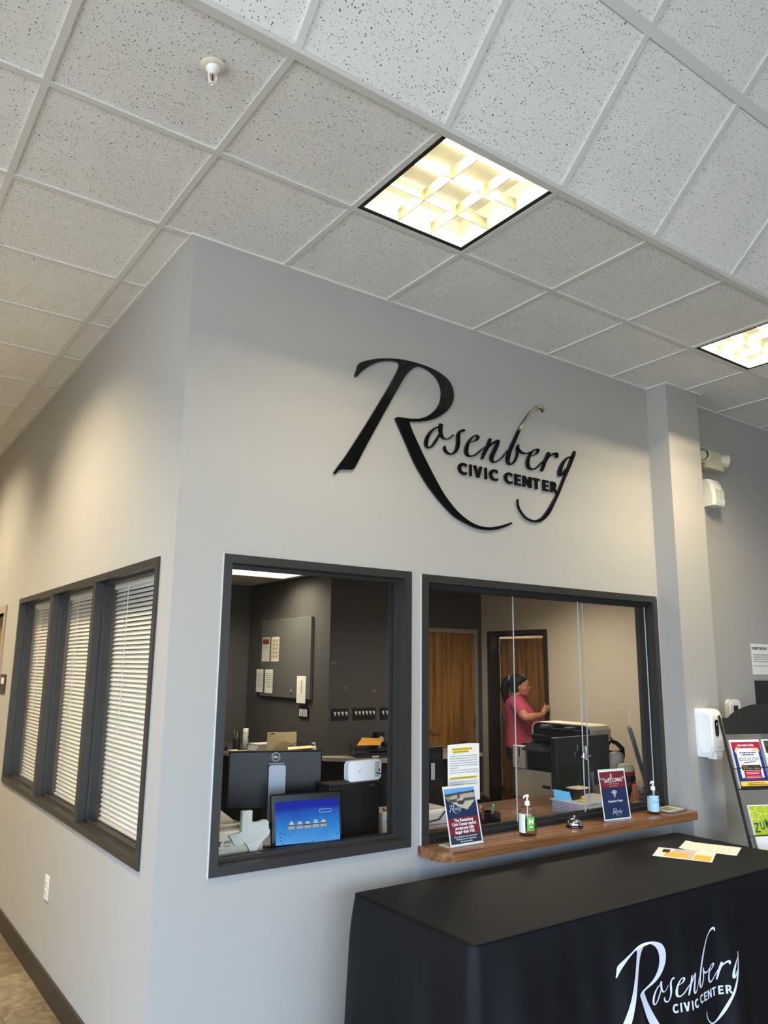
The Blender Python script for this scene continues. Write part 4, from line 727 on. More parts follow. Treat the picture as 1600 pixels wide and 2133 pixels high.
# notice about bills
t = thing('counter_sign', 'upright acrylic sign with a building photo and red bill notice on the ledge', 'sign', (1.484, -.128, .830), 0)
ln = math.radians(-13); W2, HH = .1045, .274
sh = leaned(rect(-W2, W2, .004, HH, -.0006).obj('printed_sheet', PAPER, t), ln)
G().box(-W2 - .003, W2 + .003, -.0020, -.0032, .0, HH + .004).obj('front_acrylic', ACR, sh)
G().box(-W2 - .003, W2 + .003, .0006, .003, .0, HH + .004).obj('back_acrylic', ACR, sh)
G().box(-W2 - .003, W2 + .003, .0, .085, .0, .003).obj('foot', mat('frosted acrylic foot', (216, 206, 190), .2), t)
m_ = .0965
y1_, y2_, y3_, y4_ = -.0009, -.0012, -.0015, -.0018
rect(-m_, m_, .012, .262, y1_).obj('navy_ground', NAVY, sh)
flat([(-m_, .262), (m_, .262), (m_, .205), (.035, .157), (-m_ * .82, .205), (-m_, .226)], y2_).obj('photo_ground', mat('photo grass', (132, 138, 92), .6), sh)
flat([(-m_, .262), (m_, .262), (m_, .246), (-m_, .238)], y3_).obj('photo_sky', mat('photo sky', (112, 168, 226), .5), sh)
flat([(-m_, .238), (m_, .246), (m_, .236), (-m_, .226)], y3_).obj('photo_trees', mat('photo trees', (58, 74, 62), .6), sh)
g = flat([(-.075, .213), (-.05, .232), (.01, .234), (.016, .236), (.085, .237), (.096, .214), (.02, .212)], y3_); g.obj('photo_roof', mat('photo roof', (188, 168, 160), .6), sh)
g = flat([(-.075, .213), (.096, .214), (.092, .203), (-.07, .198)], y3_); g.obj('photo_wall', mat('photo wall', (84, 72, 64), .6), sh)
flat([(-.06, .198), (.09, .20), (.06, .178), (.03, .162), (-.02, .178)], y3_).obj('photo_drive', mat('photo drive', (196, 186, 164), .6), sh)
g = flat([(-.018, .236), (-.004, .236), (-.002, .212), (-.018, .212)], y4_); g.add(flat([(-.024, .238), (.002, .240), (-.010, .246)], y4_).v, [(0, 1, 2)]); g.obj('photo_tower', mat('photo tower', (98, 70, 60), .6), sh)
flat([(-.030, .204), (-.006, .218), (.022, .222), (.014, .204)], y4_).obj('photo_porch_roof', mat('photo roof pale', (206, 184, 176), .6), sh)
flat([(-.024, .204), (.012, .204), (.020, .214), (.022, .194), (.008, .184), (-.022, .190)], y4_ + .0001).obj('photo_porch', mat('photo wall dark', (58, 50, 46), .6), sh)
rect(-m_, m_, .052, .128, y2_).obj('red_band', MAROON, sh)
rect(-m_, m_, .012, .052, y2_).obj('dark_band', mat('slate print', (44, 50, 66), .5), sh)
logo(sh, WINK, lambda x, z, h: (-.082 + x, y3_ - h, .148 + z), .0002, .046, True)
glyphs([('The Rosenberg', 0, .110, .0195, 'CENTER'), ('Civic Center cannot', 0, .0925, .0195, 'CENTER', .96), ('accept any bills', 0, .075, .0195, 'CENTER'), ('larger than $20.', 0, .0575, .0195, 'CENTER')], y3_, .035).obj('notice_lettering', WINK, sh)
glyphs([('We apologize for any inconvenience.', 0, .040, .0098, 'CENTER'), ('Thank you for your cooperation', 0, .029, .0098, 'CENTER'), ('and understanding.', 0, .018, .0098, 'CENTER')], y3_, .01).obj('apology_lettering', WINK, sh)

# welcome sign
t = thing('counter_sign', 'upright acrylic welcome sign in red and navy with a wifi symbol on the ledge', 'sign', (2.622, -.118, .830), math.radians(-6))
ln = math.radians(-8); W2, HH = .1045, .276
sh = leaned(rect(-W2, W2, .004, HH, -.0006).obj('printed_sheet', PAPER, t), ln)
G().box(-W2 - .003, W2 + .003, -.0020, -.0032, .0, HH + .004).obj('front_acrylic', ACR, sh)
G().box(-W2 - .003, W2 + .003, .0006, .003, .0, HH + .004).obj('back_acrylic', ACR, sh)
g = G(); g.box(-W2 - .006, W2 + .02, -.045, .075, .0, .003); g.obj('foot', ACR, t)
rect(-m_, m_, .012, .176, y1_).obj('navy_ground', NAVY, sh)
rect(-m_, m_, .176, .262, y1_).obj('red_band', MAROON, sh)
g = G()
def swash(pts, w=.0042):
    n = len(pts); out = []
    for i in range(n - 1):
        p0, p1, p2, p3 = (Vector(pts[max(0, min(n - 1, i + k))]) for k in (-1, 0, 1, 2))
        for k in range(5):
            u = k / 5; out.append(0.5 * ((2 * p1) + (p2 - p0) * u + (2 * p0 - 5 * p1 + 4 * p2 - p3) * u * u + (3 * p1 - p0 - 3 * p2 + p3) * u ** 3))
    out.append(Vector(pts[-1]))
    for i in range(len(out) - 1):
        d = out[i + 1] - out[i]
        if d.length < 1e-6: continue
        d.normalize(); ww = w * (.45 + .55 * abs(d.y)); nn = Vector((-d.y, d.x)) * ww / 2; e = d * .0006
        a, b = out[i] - e, out[i + 1] + e
        g.quad((a.x + nn.x, y3_, a.y + nn.y), (a.x - nn.x, y3_, a.y - nn.y), (b.x - nn.x, y3_, b.y - nn.y), (b.x + nn.x, y3_, b.y + nn.y))
zb = .204
swash([(-.092, zb + .026), (-.085, zb + .018), (-.074, zb + .020), (-.066, zb + .026), (-.062, zb + .004), (-.055, zb), (-.049, zb + .018), (-.045, zb + .003), (-.038, zb + .004), (-.032, zb + .026)])
swash([(-.032, zb + .010), (-.020, zb + .016), (-.022, zb + .022), (-.030, zb + .016), (-.028, zb + .002), (-.018, zb + .002), (-.006, zb + .030), (-.008, zb + .046), (-.014, zb + .03), (-.012, zb + .004), (-.004, zb + .002)])
swash([(.012, zb + .018), (.006, zb + .022), (-.001, zb + .012), (.004, zb + .002), (.012, zb + .004)])
swash([(.022, zb + .02), (.015, zb + .010), (.020, zb + .002), (.027, zb + .010), (.023, zb + .02), (.030, zb + .017)])
swash([(.034, zb + .02), (.034, zb + .002), (.040, zb + .02), (.044, zb + .002), (.050, zb + .02), (.054, zb + .003), (.062, zb + .012), (.068, zb + .018), (.064, zb + .022), (.059, zb + .010), (.065, zb + .002), (.076, zb + .012), (.084, zb + .026), (.093, zb + .020)])
g.obj('script_lettering', WINK, sh)
glyphs([('to the Rosenberg', 0, .192, .0125, 'CENTER'), ('Civic Center', 0, .180, .0125, 'CENTER')], y3_).obj('small_lettering', mat('pink print', (226, 170, 176), .6), sh)
g = G()
for r in (.0115, .0205, .0295):
    a = arc(0, .128, r + .0022, PI * .25, PI * .75, 12); b = arc(0, .128, r - .0022, PI * .25, PI * .75, 12)
    for i in range(12): g.quad((a[i][0], y3_, a[i][1]), (a[i + 1][0], y3_, a[i + 1][1]), (b[i + 1][0], y3_, b[i + 1][1]), (b[i][0], y3_, b[i][1]))
f_ = flat(arc(0, .1275, .0045, 0, 2 * PI, 14)[:-1], y3_); g.add(f_.v, f_.f); g.obj('wifi_symbol', WINK, sh)
glyphs([('Rosenberg Guest', 0, .098, .0165, 'CENTER', .95)], y3_, .02).obj('guest_lettering', WINK, sh)
logo(sh, WINK, lambda x, z, h: (-.036 + x, y3_ - h, .026 + z), .0002, .045, True)

# ---- pump bottles
def pump(t, hz, m):
    g = G(); g.lathe([(0, hz), (.013, hz), (.0135, hz + .004), (.0135, hz + .018), (.009, hz + .022), (.0045, hz + .023), (.0042, hz + .036), (.008, hz + .038), (.0095, hz + .048), (.007, hz + .052), (0, hz + .053)], 24)
    g.obj('pump_collar', m, t, smooth=40)
    G().tube([(.004, 0, hz + .047), (-.012, 0, hz + .0475), (-.030, -.0, hz + .045), (-.034, -.0, hz + .038)], [.0065, .0058, .0042, .0034], 10).obj('spout', m, t, smooth=60)
    G().tube([(0, 0, hz), (.002, 0, .02)], .0025, 6).obj('dip_tube', mat('milky tube', (232, 232, 232), .5), t, smooth=60)
PW = mat('pump white', (242, 242, 240), .3)
def bottle(label, loc, rz, r, hb):
    t = thing('pump_bottle', label, 'bottle', loc, rz)
    G().lathe([(0, .001), (r * .9, .001), (r, .006), (r, hb * .72), (r * .93, hb * .84), (r * .62, hb * .95), (.0135, hb * .98), (.0125, hb), (0, hb)], 36).obj('bottle_shell', BOTTLE, t, smooth=50)
    pump(t, hb, PW); return t
t = bottle('clear pump bottle of sanitizer with a green H label on the ledge', (1.905, -.118, .829), math.radians(10), .044, .145)
G().lathe([(0, .003), (.041, .003), (.0425, .008), (.0425, .045), (0, .045)], 36).obj('gel', GEL, t, smooth=50)
def wrap(r, a0, a1, z0, z1, n=10):
    g = G(); P = [(r * math.cos(a0 + (a1 - a0) * k / n), r * math.sin(a0 + (a1 - a0) * k / n)) for k in range(n + 1)]
    for i in range(n): g.quad((*P[i], z0), (*P[i + 1], z0), (*P[i + 1], z1), (*P[i], z1))
    return g
wrap(.0445, math.radians(-150), math.radians(-96), .030, .098).obj('green_label', mat('green label', (92, 168, 52), .4), t)
wrap(.0446, math.radians(-238), math.radians(-162), .018, .108).obj('white_label', mat('translucent white label', (228, 230, 232), .5), t)
g = G()
def wq(a, b, z0, z1, r=.0449):
    w_ = wrap(r, math.radians(a), math.radians(b), z0, z1, 4); g.add(w_.v, w_.f)
wq(-138, -130, .060, .088); wq(-115, -107, .060, .088); wq(-131, -114, .070, .078); wq(-134, -110, .046, .051)
g.obj('label_letter', WINK, t)
t = bottle('clear pump bottle with a pale blue label near the ledge end', (2.985, -.095, .829), math.radians(15), .036, .132)
G().lathe([(0, .003), (.033, .003), (.0345, .008), (.0345, .10), (0, .10)], 36).obj('gel', GEL, t, smooth=50)
wrap(.0366, math.radians(-245), math.radians(-202), .018, .098).obj('white_label', mat('translucent white label', (228, 230, 232), .5), t)
wrap(.0366, math.radians(-200), math.radians(-105), .016, .106).obj('blue_label', mat('pale blue label', (164, 208, 240), .45), t)
def cyl(x, z, h): a = math.radians(-150) + x / .0367; return ((.0367 + h) * math.cos(a), (.0367 + h) * math.sin(a), z)
logo(t, mat('dark blue print', (38, 56, 96), .5), lambda x, z, h: cyl(x - .014, z + .060, h), .0002, .020, True)

# ---- call bell
t = thing('call_bell', 'shiny chrome call bell on the ledge between the sanitizer and welcome sign', 'bell', (2.268, -.11, .829))
G().lathe([(0, 0), (.044, 0), (.045, .003), (.043, .010), (.040, .012), (0, .012)], 36).obj('base', mat('black bell base', (26, 26, 28), .25), t, smooth=40)
G().lathe([(.041, .013), (.042, .016), (.039, .027), (.031, .037), (.018, .044), (.006, .046), (0, .046)], 36).obj('dome', CHROME, t, smooth=60)
G().lathe([(0, .045), (.006, .045), (.004, .049), (.003, .056), (.0055, .057), (.0055, .061), (0, .062)], 16).obj('plunger', CHROME, t, smooth=60)
# ---- stack of leaflets at ledge end
for k, (dx, dy, rz, c, lb) in enumerate([(0, 0, .12, (92, 100, 96), 'dark green leaflet lying at the ledge end, undermost of the two'), (-.015, .012, .10, (198, 196, 180), 'pale printed leaflet lying on top of the dark leaflet at the ledge end')]):
    t = thing('leaflet', lb, 'leaflet', (3.155 + dx, -.095 + dy, .829 + k * .007), rz)
    G().box(-.085, .085, -.055, .055, 0, .0068).obj('pages', mat('leaflet cover %d' % k, c, .3), t)
    g = G(); g.box(-.07, .03, -.045, .035, .0068, .0071); g.obj('cover_picture', mat('leaflet picture %d' % k, ((70, 86, 84), (150, 148, 110))[k], .3), t)

# ---- policy sheet taped inside the service window
t = thing('taped_sheet', 'white policy sheet with yellow highlights taped to the service window', 'paper', (1.617, .044, 1.276))
Wp = .108; g = G(); n = 8
for i in range(n):
    xa, xb = -Wp + 2 * Wp * i / n, -Wp + 2 * Wp * (i + 1) / n
    f1 = lambda x: -.004 * (1 - (x / Wp) ** 2)
    g.quad((xa, f1(xa) - .001, -.279), (xb, f1(xb) - .001, -.279), (xb, f1(xb) - .001, .004 * (1 - (xb / Wp) ** 2)), (xa, f1(xa) - .001, .004 * (1 - (xa / Wp) ** 2)))
g.obj('sheet', PAPER, t)
yy = -.0062
flat([(-.085, -.016), (.055, -.014), (.054, -.027), (.03, -.027), (.03, -.040), (-.078, -.042), (-.078, -.029), (-.086, -.029)], yy).obj('highlight', YELLOW, t)
rect(-.10, .085, -.168, -.157, yy).obj('highlight', YELLOW, t)
bars([(-.082, .05, -.025, .006), (-.074, .026, -.038, .006), (-.098, .08, -.166, .006)], yy - .0005).obj('heading_print', mat('brown print', (150, 120, 40), .7), t)
bars([(-.098, .092, -.058 - .0115 * k, .0035) for k in range(8) if k != 5] + [(-.098, -.04, -.1155, .0035), (-.098, .09, -.185, .0035), (-.098, .09, -.197, .0035), (-.098, .03, -.21, .0035)], yy - .0003).obj('fine_print', GREYINK, t)
G().box(-.02, .022, -.0015, -.0005, -.004, .016).obj('tape', glass('clear tape', (225, 222, 214), 1.5, .2), t)

# ---- table with fitted black cloth
TX0, TX1, TY0, TY1, TZ = .775, 3.02, -.955, -.21, .742
t = thing('folding_table', 'long table hidden under the black fitted cloth by the wall', 'table', ((TX0 + TX1) / 2, (TY0 + TY1) / 2, 0))
hx, hy = (TX1 - TX0) / 2 - .012, (TY1 - TY0) / 2 - .012
G().box(-hx, hx, -hy, hy, TZ - .045, TZ - .006, .01).obj('tabletop', mat('grey table plastic', (180, 178, 172), .5), t)
for sx in (-1, 1):
    for sy in (-1, 1): G().tube([(sx * (hx - .2), sy * (hy - .08), TZ - .045), (sx * (hx - .2), sy * (hy - .08), 0)], .014, 8).obj('leg', STEEL, t)
CLOTH = mat('black polyester cloth', (8, 8, 11), .58, spec=.24, bump=.25, bscale=900)
def fold(u, v):   # outward bulge of the skirt; u metres along the edge, v 0 at top to 1 at the floor
    a = (.5 + .5 * math.sin(u * 15.0 + 1.6 * math.sin(u * 3.1))) ** 2; b = .5 + .5 * math.sin(u * 29.0 + 2.1 + math.sin(u * 5))
    return v ** .8 * (.012 + .052 * a + .018 * b) + .010 * min(1, v * 6)
def edge_pts(r=.03):
    P = []; segs = [((TX0, TY0 + r), (TX0 + r, TY0), PI, 1.5 * PI), None]
    def seg(a, b, n):
        for k in range(n): P.append((a[0] + (b[0] - a[0]) * k / n, a[1] + (b[1] - a[1]) * k / n))
    def cor(cx, cy, a0, n=6):
        for k in range(n): a = a0 + PI / 2 * k / n; P.append((cx + r * math.cos(a), cy + r * math.sin(a)))
    seg((TX0, TY1 - r), (TX0, TY0 + r), 60); cor(TX0 + r, TY0 + r, PI)
    seg((TX0 + r, TY0), (TX1 - r, TY0), 180); cor(TX1 - r, TY0 + r, 1.5 * PI)
    seg((TX1, TY0 + r), (TX1, TY1 - r), 60); cor(TX1 - r, TY1 - r, 0)
    seg((TX1 - r, TY1), (TX0 + r, TY1), 120); cor(TX0 + r, TY1 - r, PI / 2)
    return P
E_ = edge_pts(); n = len(E_); nrm = []
for i in range(n):
    a, b = Vector(E_[i - 1]), Vector(E_[(i + 1) % n]); d = (b - a).normalized(); nrm.append(Vector((d.y, -d.x)))
ln_ = [0]
for i in range(1, n): ln_.append(ln_[-1] + (Vector(E_[i]) - Vector(E_[i - 1])).length)
rows = [(.0, -.035, .0), (.0, -.012, .0), (.0, -.004, -.0012), (0, 0, -.006)]
rings = []
cx, cy = (TX0 + TX1) / 2, (TY0 + TY1) / 2
def inset(p, nn, d): return (p[0] + nn.x * d, p[1] + nn.y * d)
rings = []
for d, z in ((-.026, TZ), (-.016, TZ + .0003), (-.008, TZ - .001), (-.002, TZ - .005), (.001, TZ - .012)):
    rings.append([(*inset(E_[i], nrm[i], d), z) for i in range(n)])
for k in range(1, 15):
    v = k / 14; z = TZ - .012 - v * (TZ - .030)
    back = [.25 if (nrm[i].y > .7) else 1.0 for i in range(n)]
    rings.append([(*inset(E_[i], nrm[i], .001 + fold(ln_[i], v) * back[i]), z + .004 * math.sin(ln_[i] * 9) * v) for i in range(n)])
g = G(); g.loft(rings, cap=False); 
top = rings[0]; g.add(top, [tuple(range(n))])
o = g.obj('tablecloth', CLOTH, None, smooth=60); tag(o, 'black fitted tablecloth with white lettering draped over the long table', 'tablecloth')
# seam piping round the top
G().tube([(*inset(E_[i], nrm[i], -.001), TZ - .0035) for i in list(range(n)) + [0]], .0022, 5, cap=False).obj('seam', CLOTH, o, smooth=60)
def cloth_front(x, z):
    u = (TY1 - TY0 - .06) + .047 + (x - TX0 - .03)
    v = max(0, min(1, (TZ - .012 - z) / (TZ - .030)))
    return TY0 - .001 - fold(u, v)
CW = mat('white cloth print', (226, 228, 240), .6)
def onto(x, z, h):
    X, Z = 1.408 + x, .165 + z
    return (X, cloth_front(X, Z) - .0035 - h, Z)
logo(o, CW, onto, .0008, .5, True)

# ---- two sheets on the table
t = thing('flyer_sheet', 'yellow and white printed flyer lying on the black table', 'paper', (2.555, -.575, TZ + .0015), math.radians(-63))
g = G().box(-.14, .14, -.108, .108, 0, .0012); g.obj('sheet', PAPER, t)
g = G(); g.box(-.09, .02, -.09, .03, .0012, .0016); g.box(.05, .13, -.10, .02, .0012, .0016); g.obj('yellow_block', GOLD, t)
g = G(); g.box(-.11, -.075, .0, .075, .0012, .0017); g.obj('dark_heading', INK, t)
g = G(); g.box(-.06, .03, .035, .095, .0012, .0016); g.box(.02, .045, -.095, .095, .0012, .0015); g.obj('pale_block', mat('mauve print', (206, 190, 196), .7), t)
t = thing('typed_sheet', 'plain white typed sheet lying on the table beside the yellow flyer', 'paper', (2.80, -.565, TZ + .0015), math.radians(-66))
g = G(); 
for i in range(6):
    xa, xb = -.14 + .28 * i / 6, -.14 + .28 * (i + 1) / 6; fz = lambda x: .004 * max(0, (-.09 - x) / .05) ** 2
    g.quad((xa, -.108, fz(xa)), (xb, -.108, fz(xb)), (xb, .108, fz(xb)), (xa, .108, fz(xa)))
g.obj('sheet', mat('ivory paper', (238, 234, 222), .8, spec=.2), t)
g = G()
for k in range(8): g.box(-.10 + k * .027, -.096 + k * .027, -.085, .05 + .03 * (k % 2), .0006, .0009)
g.obj('print_line', mat('pale grey print', (220, 214, 204), .8), t)
# ---- brochure rack (leaning wire rack with an arched header)
RA, RB = math.radians(20), math.radians(15)
rk = thing('brochure_rack', 'black brochure rack with an arched header beyond the table', 'rack', (3.42, -.446, 0), -RA)
RM = Matrix.Translation((0, 0, 1.007)) @ Matrix.Rotation(-RB, 4, 'X')    # plane of the rack: local x across, z up the slope, -y outwards
def rp(x, z, y=0.0): return RM @ Vector((x, y, z))
LX, RX2 = -.092, .56
g = G(); 
g.tube([rp(LX, -1.03), rp(LX, .40)], .008, 8); g.obj('post', BLACKM, rk, smooth=60)
G().tube([rp(RX2, -1.03), rp(RX2, .40)], .008, 8).obj('post', BLACKM, rk, smooth=60)
for x in (RX2,): G().tube([rp(x, .3), (x, .42, .0)], .008, 8).obj('back_leg', BLACKM, rk, smooth=60)
hp = [(LX + .020, .288), (RX2 + .004, .288), (RX2 + .004, .385)] + [(LX + .06 + (RX2 - LX - .11) * (1 - k / 20), .385 + .085 * math.sin(PI * (1 - k / 20)) ** .75) for k in range(0, 21)] + [(LX + .020, .385)]
g = G(); g.prism(hp, -.004, .004, lambda x, z, h: rp(x, z, h)); g.obj('header_board', mat('flat black board', (16, 15, 13), .7), rk)
for (za, zb) in ((-.03, .0), (-.40, -.37), (-.77, -.74)):
    g = G(); g.tube([rp(LX, za, -.045), rp(RX2, za, -.045)], .004, 6); g.tube([rp(LX, za + .115, -.045), rp(RX2, za + .115, -.045)], .0028, 6); g.tube([rp(LX, za, 0), rp(RX2, za, 0)], .003, 6)
    g.tube([rp(LX, za - .002), rp(LX, za - .002, -.045), rp(LX, za + .115, -.045), rp(LX, za + .115, 0)], .003, 6)
    g.add([rp(LX, za - .01, -.048), rp(RX2, za - .01, -.048), rp(RX2, za + .012, -.048), rp(LX, za + .012, -.048)], [(0, 1, 2, 3)])
    g.obj('pocket_rail', BLACKM, rk, smooth=60)
FL = {}
def flyer(label, x, z, y=-.02, name='flyer'):
    t = bpy.data.objects.new(name, None); COL.objects.link(t); t.empty_display_size = .03
    t.matrix_world = Matrix.Translation((3.42, -.446, 0)) @ Matrix.Rotation(-RA, 4, 'Z') @ RM @ Matrix.Translation((x, y, z))
    return tag(t, label, 'flyer', None)
FW, FH = .212, .275
BLU = mat('royal blue print', (32, 54, 130), .45); RED = mat('crimson print', (178, 28, 60), .45)
t = flyer('blue and red English class flyer in the top pocket of the rack', .028, -.024)
g = G(); g.box(-FW / 2, FW / 2, 0, .010, 0, FH); g.obj('paper_stack', PAPER, t)
rect(-.100, .104, .006, .262, -.0006).obj('blue_ground', BLU, t)
rect(-.100, .104, .224, .262, -.0010).obj('red_band', RED, t)
rect(-.100, .104, .006, .036, -.0010).obj('yellow_band', mat('yellow band', (248, 206, 84), .5), t)
rect(-.078, .080, .055, .226, -.0012).obj('white_panel', PAPER, t)
flat([(-.088, .212), (-.066, .236), (-.056, .226), (-.082, .196)], -.0016).obj('tape_strip', mat('tan tape print', (226, 196, 132), .6), t)
flat([(.036, .224), (.088, .220), (.090, .204), (.042, .210)], -.0016).obj('tape_strip', mat('tan tape print', (226, 196, 132), .6), t)
rect(-.064, .070, .098, .128, -.0014).obj('black_strip', INK, t)
rect(-.056, .064, .046, .096, -.0014).obj('red_panel', RED, t)
glyphs([('Aprende Inglés', 0, .236, .021, 'CENTER', .92)], -.0018, .02).obj('heading', WINK, t)
glyphs([('EDUCACIÓN!', 0, .152, .030, 'CENTER', .78)], -.0018, .0).obj('main_lettering', INK, t)
glyphs([('$10 por clase', .003, .106, .022, 'CENTER', .95)], -.0018, .02).obj('price_lettering', mat('tan lettering', (224, 184, 120), .6), t)
flat([(-.045, .138), (.04, .146), (.042, .150), (-.02, .144), (-.045, .142)], -.0018).obj('underline', INK, t)
bars([(-.055, .06, .196, .006), (-.045, .045, .184, .006)], -.0018).obj('fine_print', BLU, t)
bars([(-.045, .05, .084, .004), (-.04, .05, .076, .004), (-.045, .055, .062, .004), (-.045, .055, .054, .004)], -.0018).obj('pale_print', mat('pale pink print', (230, 190, 196), .6), t)
bars([(-.05, .07, .024, .006), (-.05, .09, .014, .006)], -.0018).obj('address_print', mat('brown print', (120, 84, 30), .7), t)
t = flyer('blue and white flyer with a photo in the top pocket beside the English class flyer', .262, -.024)
g = G(); g.box(-FW / 2, FW / 2, 0, .010, 0, FH); g.obj('paper_stack', PAPER, t)
rect(-.098, .1, .01, .165, -.0006).obj('blue_ground', mat('sky blue print', (24, 110, 176), .45), t)
rect(-.098, .1, .195, .268, -.0006).obj('photo', mat('dark foliage photo', (58, 74, 52), .5, var=.5, vscale=60), t)
flat([(-.09, .24), (-.05, .215), (0, .205), (.04, .212), (.02, .196), (-.09, .196)], -.001).obj('photo_wheel', INK, t)
rect(-.08, -.02, .160, .178, -.001).obj('green_label', mat('leaf green print', (70, 140, 60), .5), t)
LIME = mat('lime print', (168, 188, 42), .5)
t = flyer('lime green Zumba flyer in the second pocket of the rack', .045, -.394, -.02)
g = G(); g.box(-FW / 2, FW / 2, 0, .010, 0, FH); g.obj('paper_stack', PAPER, t)
rect(-.102, .102, .004, .270, -.0006).obj('lime_ground', LIME, t)
rect(-.102, .102, .036, .105, -.0010).obj('white_band', PAPER, t)
YL = mat('yellow star line', (246, 240, 150), .5)
for (sx_, sz, sr) in ((-.066, .222, .046), (.022, .245, .040), (.085, .258, .026)):
    o1 = star(sx_, sz, sr, .45, .25); i1 = star(sx_, sz, sr * .86, .45, .25); g = G()
    for i in range(10):
        j = (i + 1) % 10
        P = [(p[0], -.0010, min(p[1], .269)) for p in (o1[i], o1[j], i1[j], i1[i])]
        g.quad(*P)
    g.obj('star_outline', YL, t)
rect(-.02, .10, .105, .150, -.0008).obj('tan_area', mat('olive tan print', (170, 164, 84), .6), t)
glyphs([('Z', -.098, .128, .072, 'LEFT', .78), ('U', -.056, .142, .066, 'LEFT', .72), ('M', -.018, .150, .068, 'LEFT', .68), ('B', .034, .158, .070, 'LEFT', .72), ('A', .068, .168, .068, 'LEFT', .6)], -.0016, .012).obj('main_lettering', mat('dark teal print', (22, 70, 74), .5), t)
bars([(.0, .07, .092 - .0115 * k, .005) for k in range(5)], -.0016).obj('fine_print', mat('blue grey print', (130, 142, 170), .6), t)
bars([(.04, .1, .014, .005)], -.0016).obj('footer_print', INK, t)
t = flyer('white and blue flyer in the second pocket beside the lime green flyer', .275, -.394, -.02)
G().box(-FW / 2, FW / 2, 0, .008, 0, FH + .03).obj('paper_stack', mat('pale blue paper', (206, 216, 232), .7), t)
bars([(-.09, .09, .25 - .02 * k, .006) for k in range(8)], -.0006).obj('fine_print', BLU, t)
t = flyer('grey and white printed flyer in the lowest visible pocket of the rack', .05, -.764, -.02)
G().box(-FW / 2, FW / 2, 0, .008, 0, FH).obj('paper_stack', mat('pale grey paper', (206, 204, 200), .7), t)
bars([(-.09, .09, .235 - .018 * k, .005) for k in range(4)], -.0006).obj('fine_print', mat('mauve print line', (150, 130, 136), .6), t)
t = flyer('pale blue sheet in the lowest visible pocket of the rack', .28, -.764, -.02)
G().box(-FW / 2, FW / 2, 0, .008, 0, FH).obj('paper_stack', mat('pale blue paper', (206, 216, 232), .7), t)
bars([(-.09, .09, .235 - .018 * k, .005) for k in range(4)], -.0006).obj('fine_print', GREYINK, t)
# ================================================================ office behind the windows
WZ = .80
# ---- counter behind the windows
t = thing('counter', 'brown wood-grain counter inside the office behind both windows', 'counter', (0, 0, 0))
g = G(); g.box(.13, 3.26, .14, .86, WZ - .035, WZ, .004); g.box(3.26, 4.9, .14, .95, WZ - .035, WZ, .004); g.obj('worktop', LAM, t)
g = G()
for x in (.16, 1.5, 3.2, 4.85): g.box(x, x + .03, .16, .8, 0, WZ - .035)
g.obj('support_panel', BLACKM, t)
# ---- stone award
STONE = mat('cream limestone', (206, 198, 172), .8, bump=.5, bscale=90, var=.07, vscale=25)
STONE2 = mat('grey limestone', (196, 196, 188), .8, bump=.7, bscale=70, var=.10, vscale=30)
t = thing('stone_award', 'stone award block with a grey state-shaped slab behind the corner window', 'award', (.43, .175, WZ), math.radians(0))
G().box(-.145, .105, -.03, .035, 0, .168, .004).obj('block', STONE, t)
TXP = [(-.066, .046), (-.053, .030), (-.044, .012), (-.030, .002), (-.013, -.002), (-.006, .008), (.004, .014), (.015, .006), (.025, -.010), (.034, -.026), (.046, -.046), (.058, -.052), (.070, -.050), (.072, -.036), (.069, -.024), (.076, -.008), (.090, .004), (.108, .020), (.122, .030), (.126, .046), (.120, .062), (.118, .085), (.110, .094), (.096, .095), (.084, .091), (.070, .089), (.056, .088), (.045, .091), (.038, .096), (.038, .140), (-.008, .140), (-.009, .058), (-.020, .052), (-.045, .049)]
G().prism([(x, z) for x, z in TXP], .031, .052, lambda x, z, h: (x, -h, z + .106)).obj('state_slab', STONE2, t)
ST = mat('brown stencil', (66, 52, 42), .8)
g = flat(star(-.105, .122, .020, .42), -.0308); g.obj('star_emblem', ST, t)
glyphs([('APA', -.082, .118, .017, 'LEFT'), ('TEXAS', -.082, .104, .010, 'LEFT')], -.0308, .02).obj('emblem_lettering', ST, t)
rect(-.128, -.06, .094, .0955, -.0308).obj('rule', ST, t)
glyphs([('ENHANCING PUBLIC SPACES', -.02, .066, .0135, 'CENTER', .92), ('PRESENTED TO', -.02, .049, .0095, 'CENTER'), ('CITY OF ROSENBERG', -.02, .026, .0135, 'CENTER')], -.0308).obj('engraved_lettering', mat('dull engraving', (120, 112, 96), .8), t)
# ---- open carton behind the award
KRA = mat('pale carton', (222, 212, 190), .75)
t = thing('carton', 'pale open carton with raised flaps behind the stone award', 'carton', (.44, .33, WZ), math.radians(6))
g = G(); g.box(-.14, .09, -.085, -.082, 0, .155); g.box(-.14, .09, .082, .085, 0, .155); g.box(-.14, -.137, -.085, .085, 0, .155); g.box(.087, .09, -.085, .085, 0, .155); g.box(-.14, .09, -.085, .085, 0, .003); g.obj('box_body', KRA, t)
g = G(); g.loft([[(-.14, .083, .155), (.09, .083, .155), (.09, .086, .155), (-.14, .086, .155)], [(-.06, .12, .235), (.0, .12, .228), (.0, .123, .228), (-.06, .123, .235)]]); g.obj('flap', KRA, t)
g = G(); g.loft([[(-.14, -.085, .155), (.09, -.085, .155), (.09, -.082, .156), (-.14, -.082, .156)], [(-.135, -.15, .190), (.085, -.15, .182), (.085, -.148, .184), (-.135, -.148, .192)]]); g.obj('flap', KRA, t)
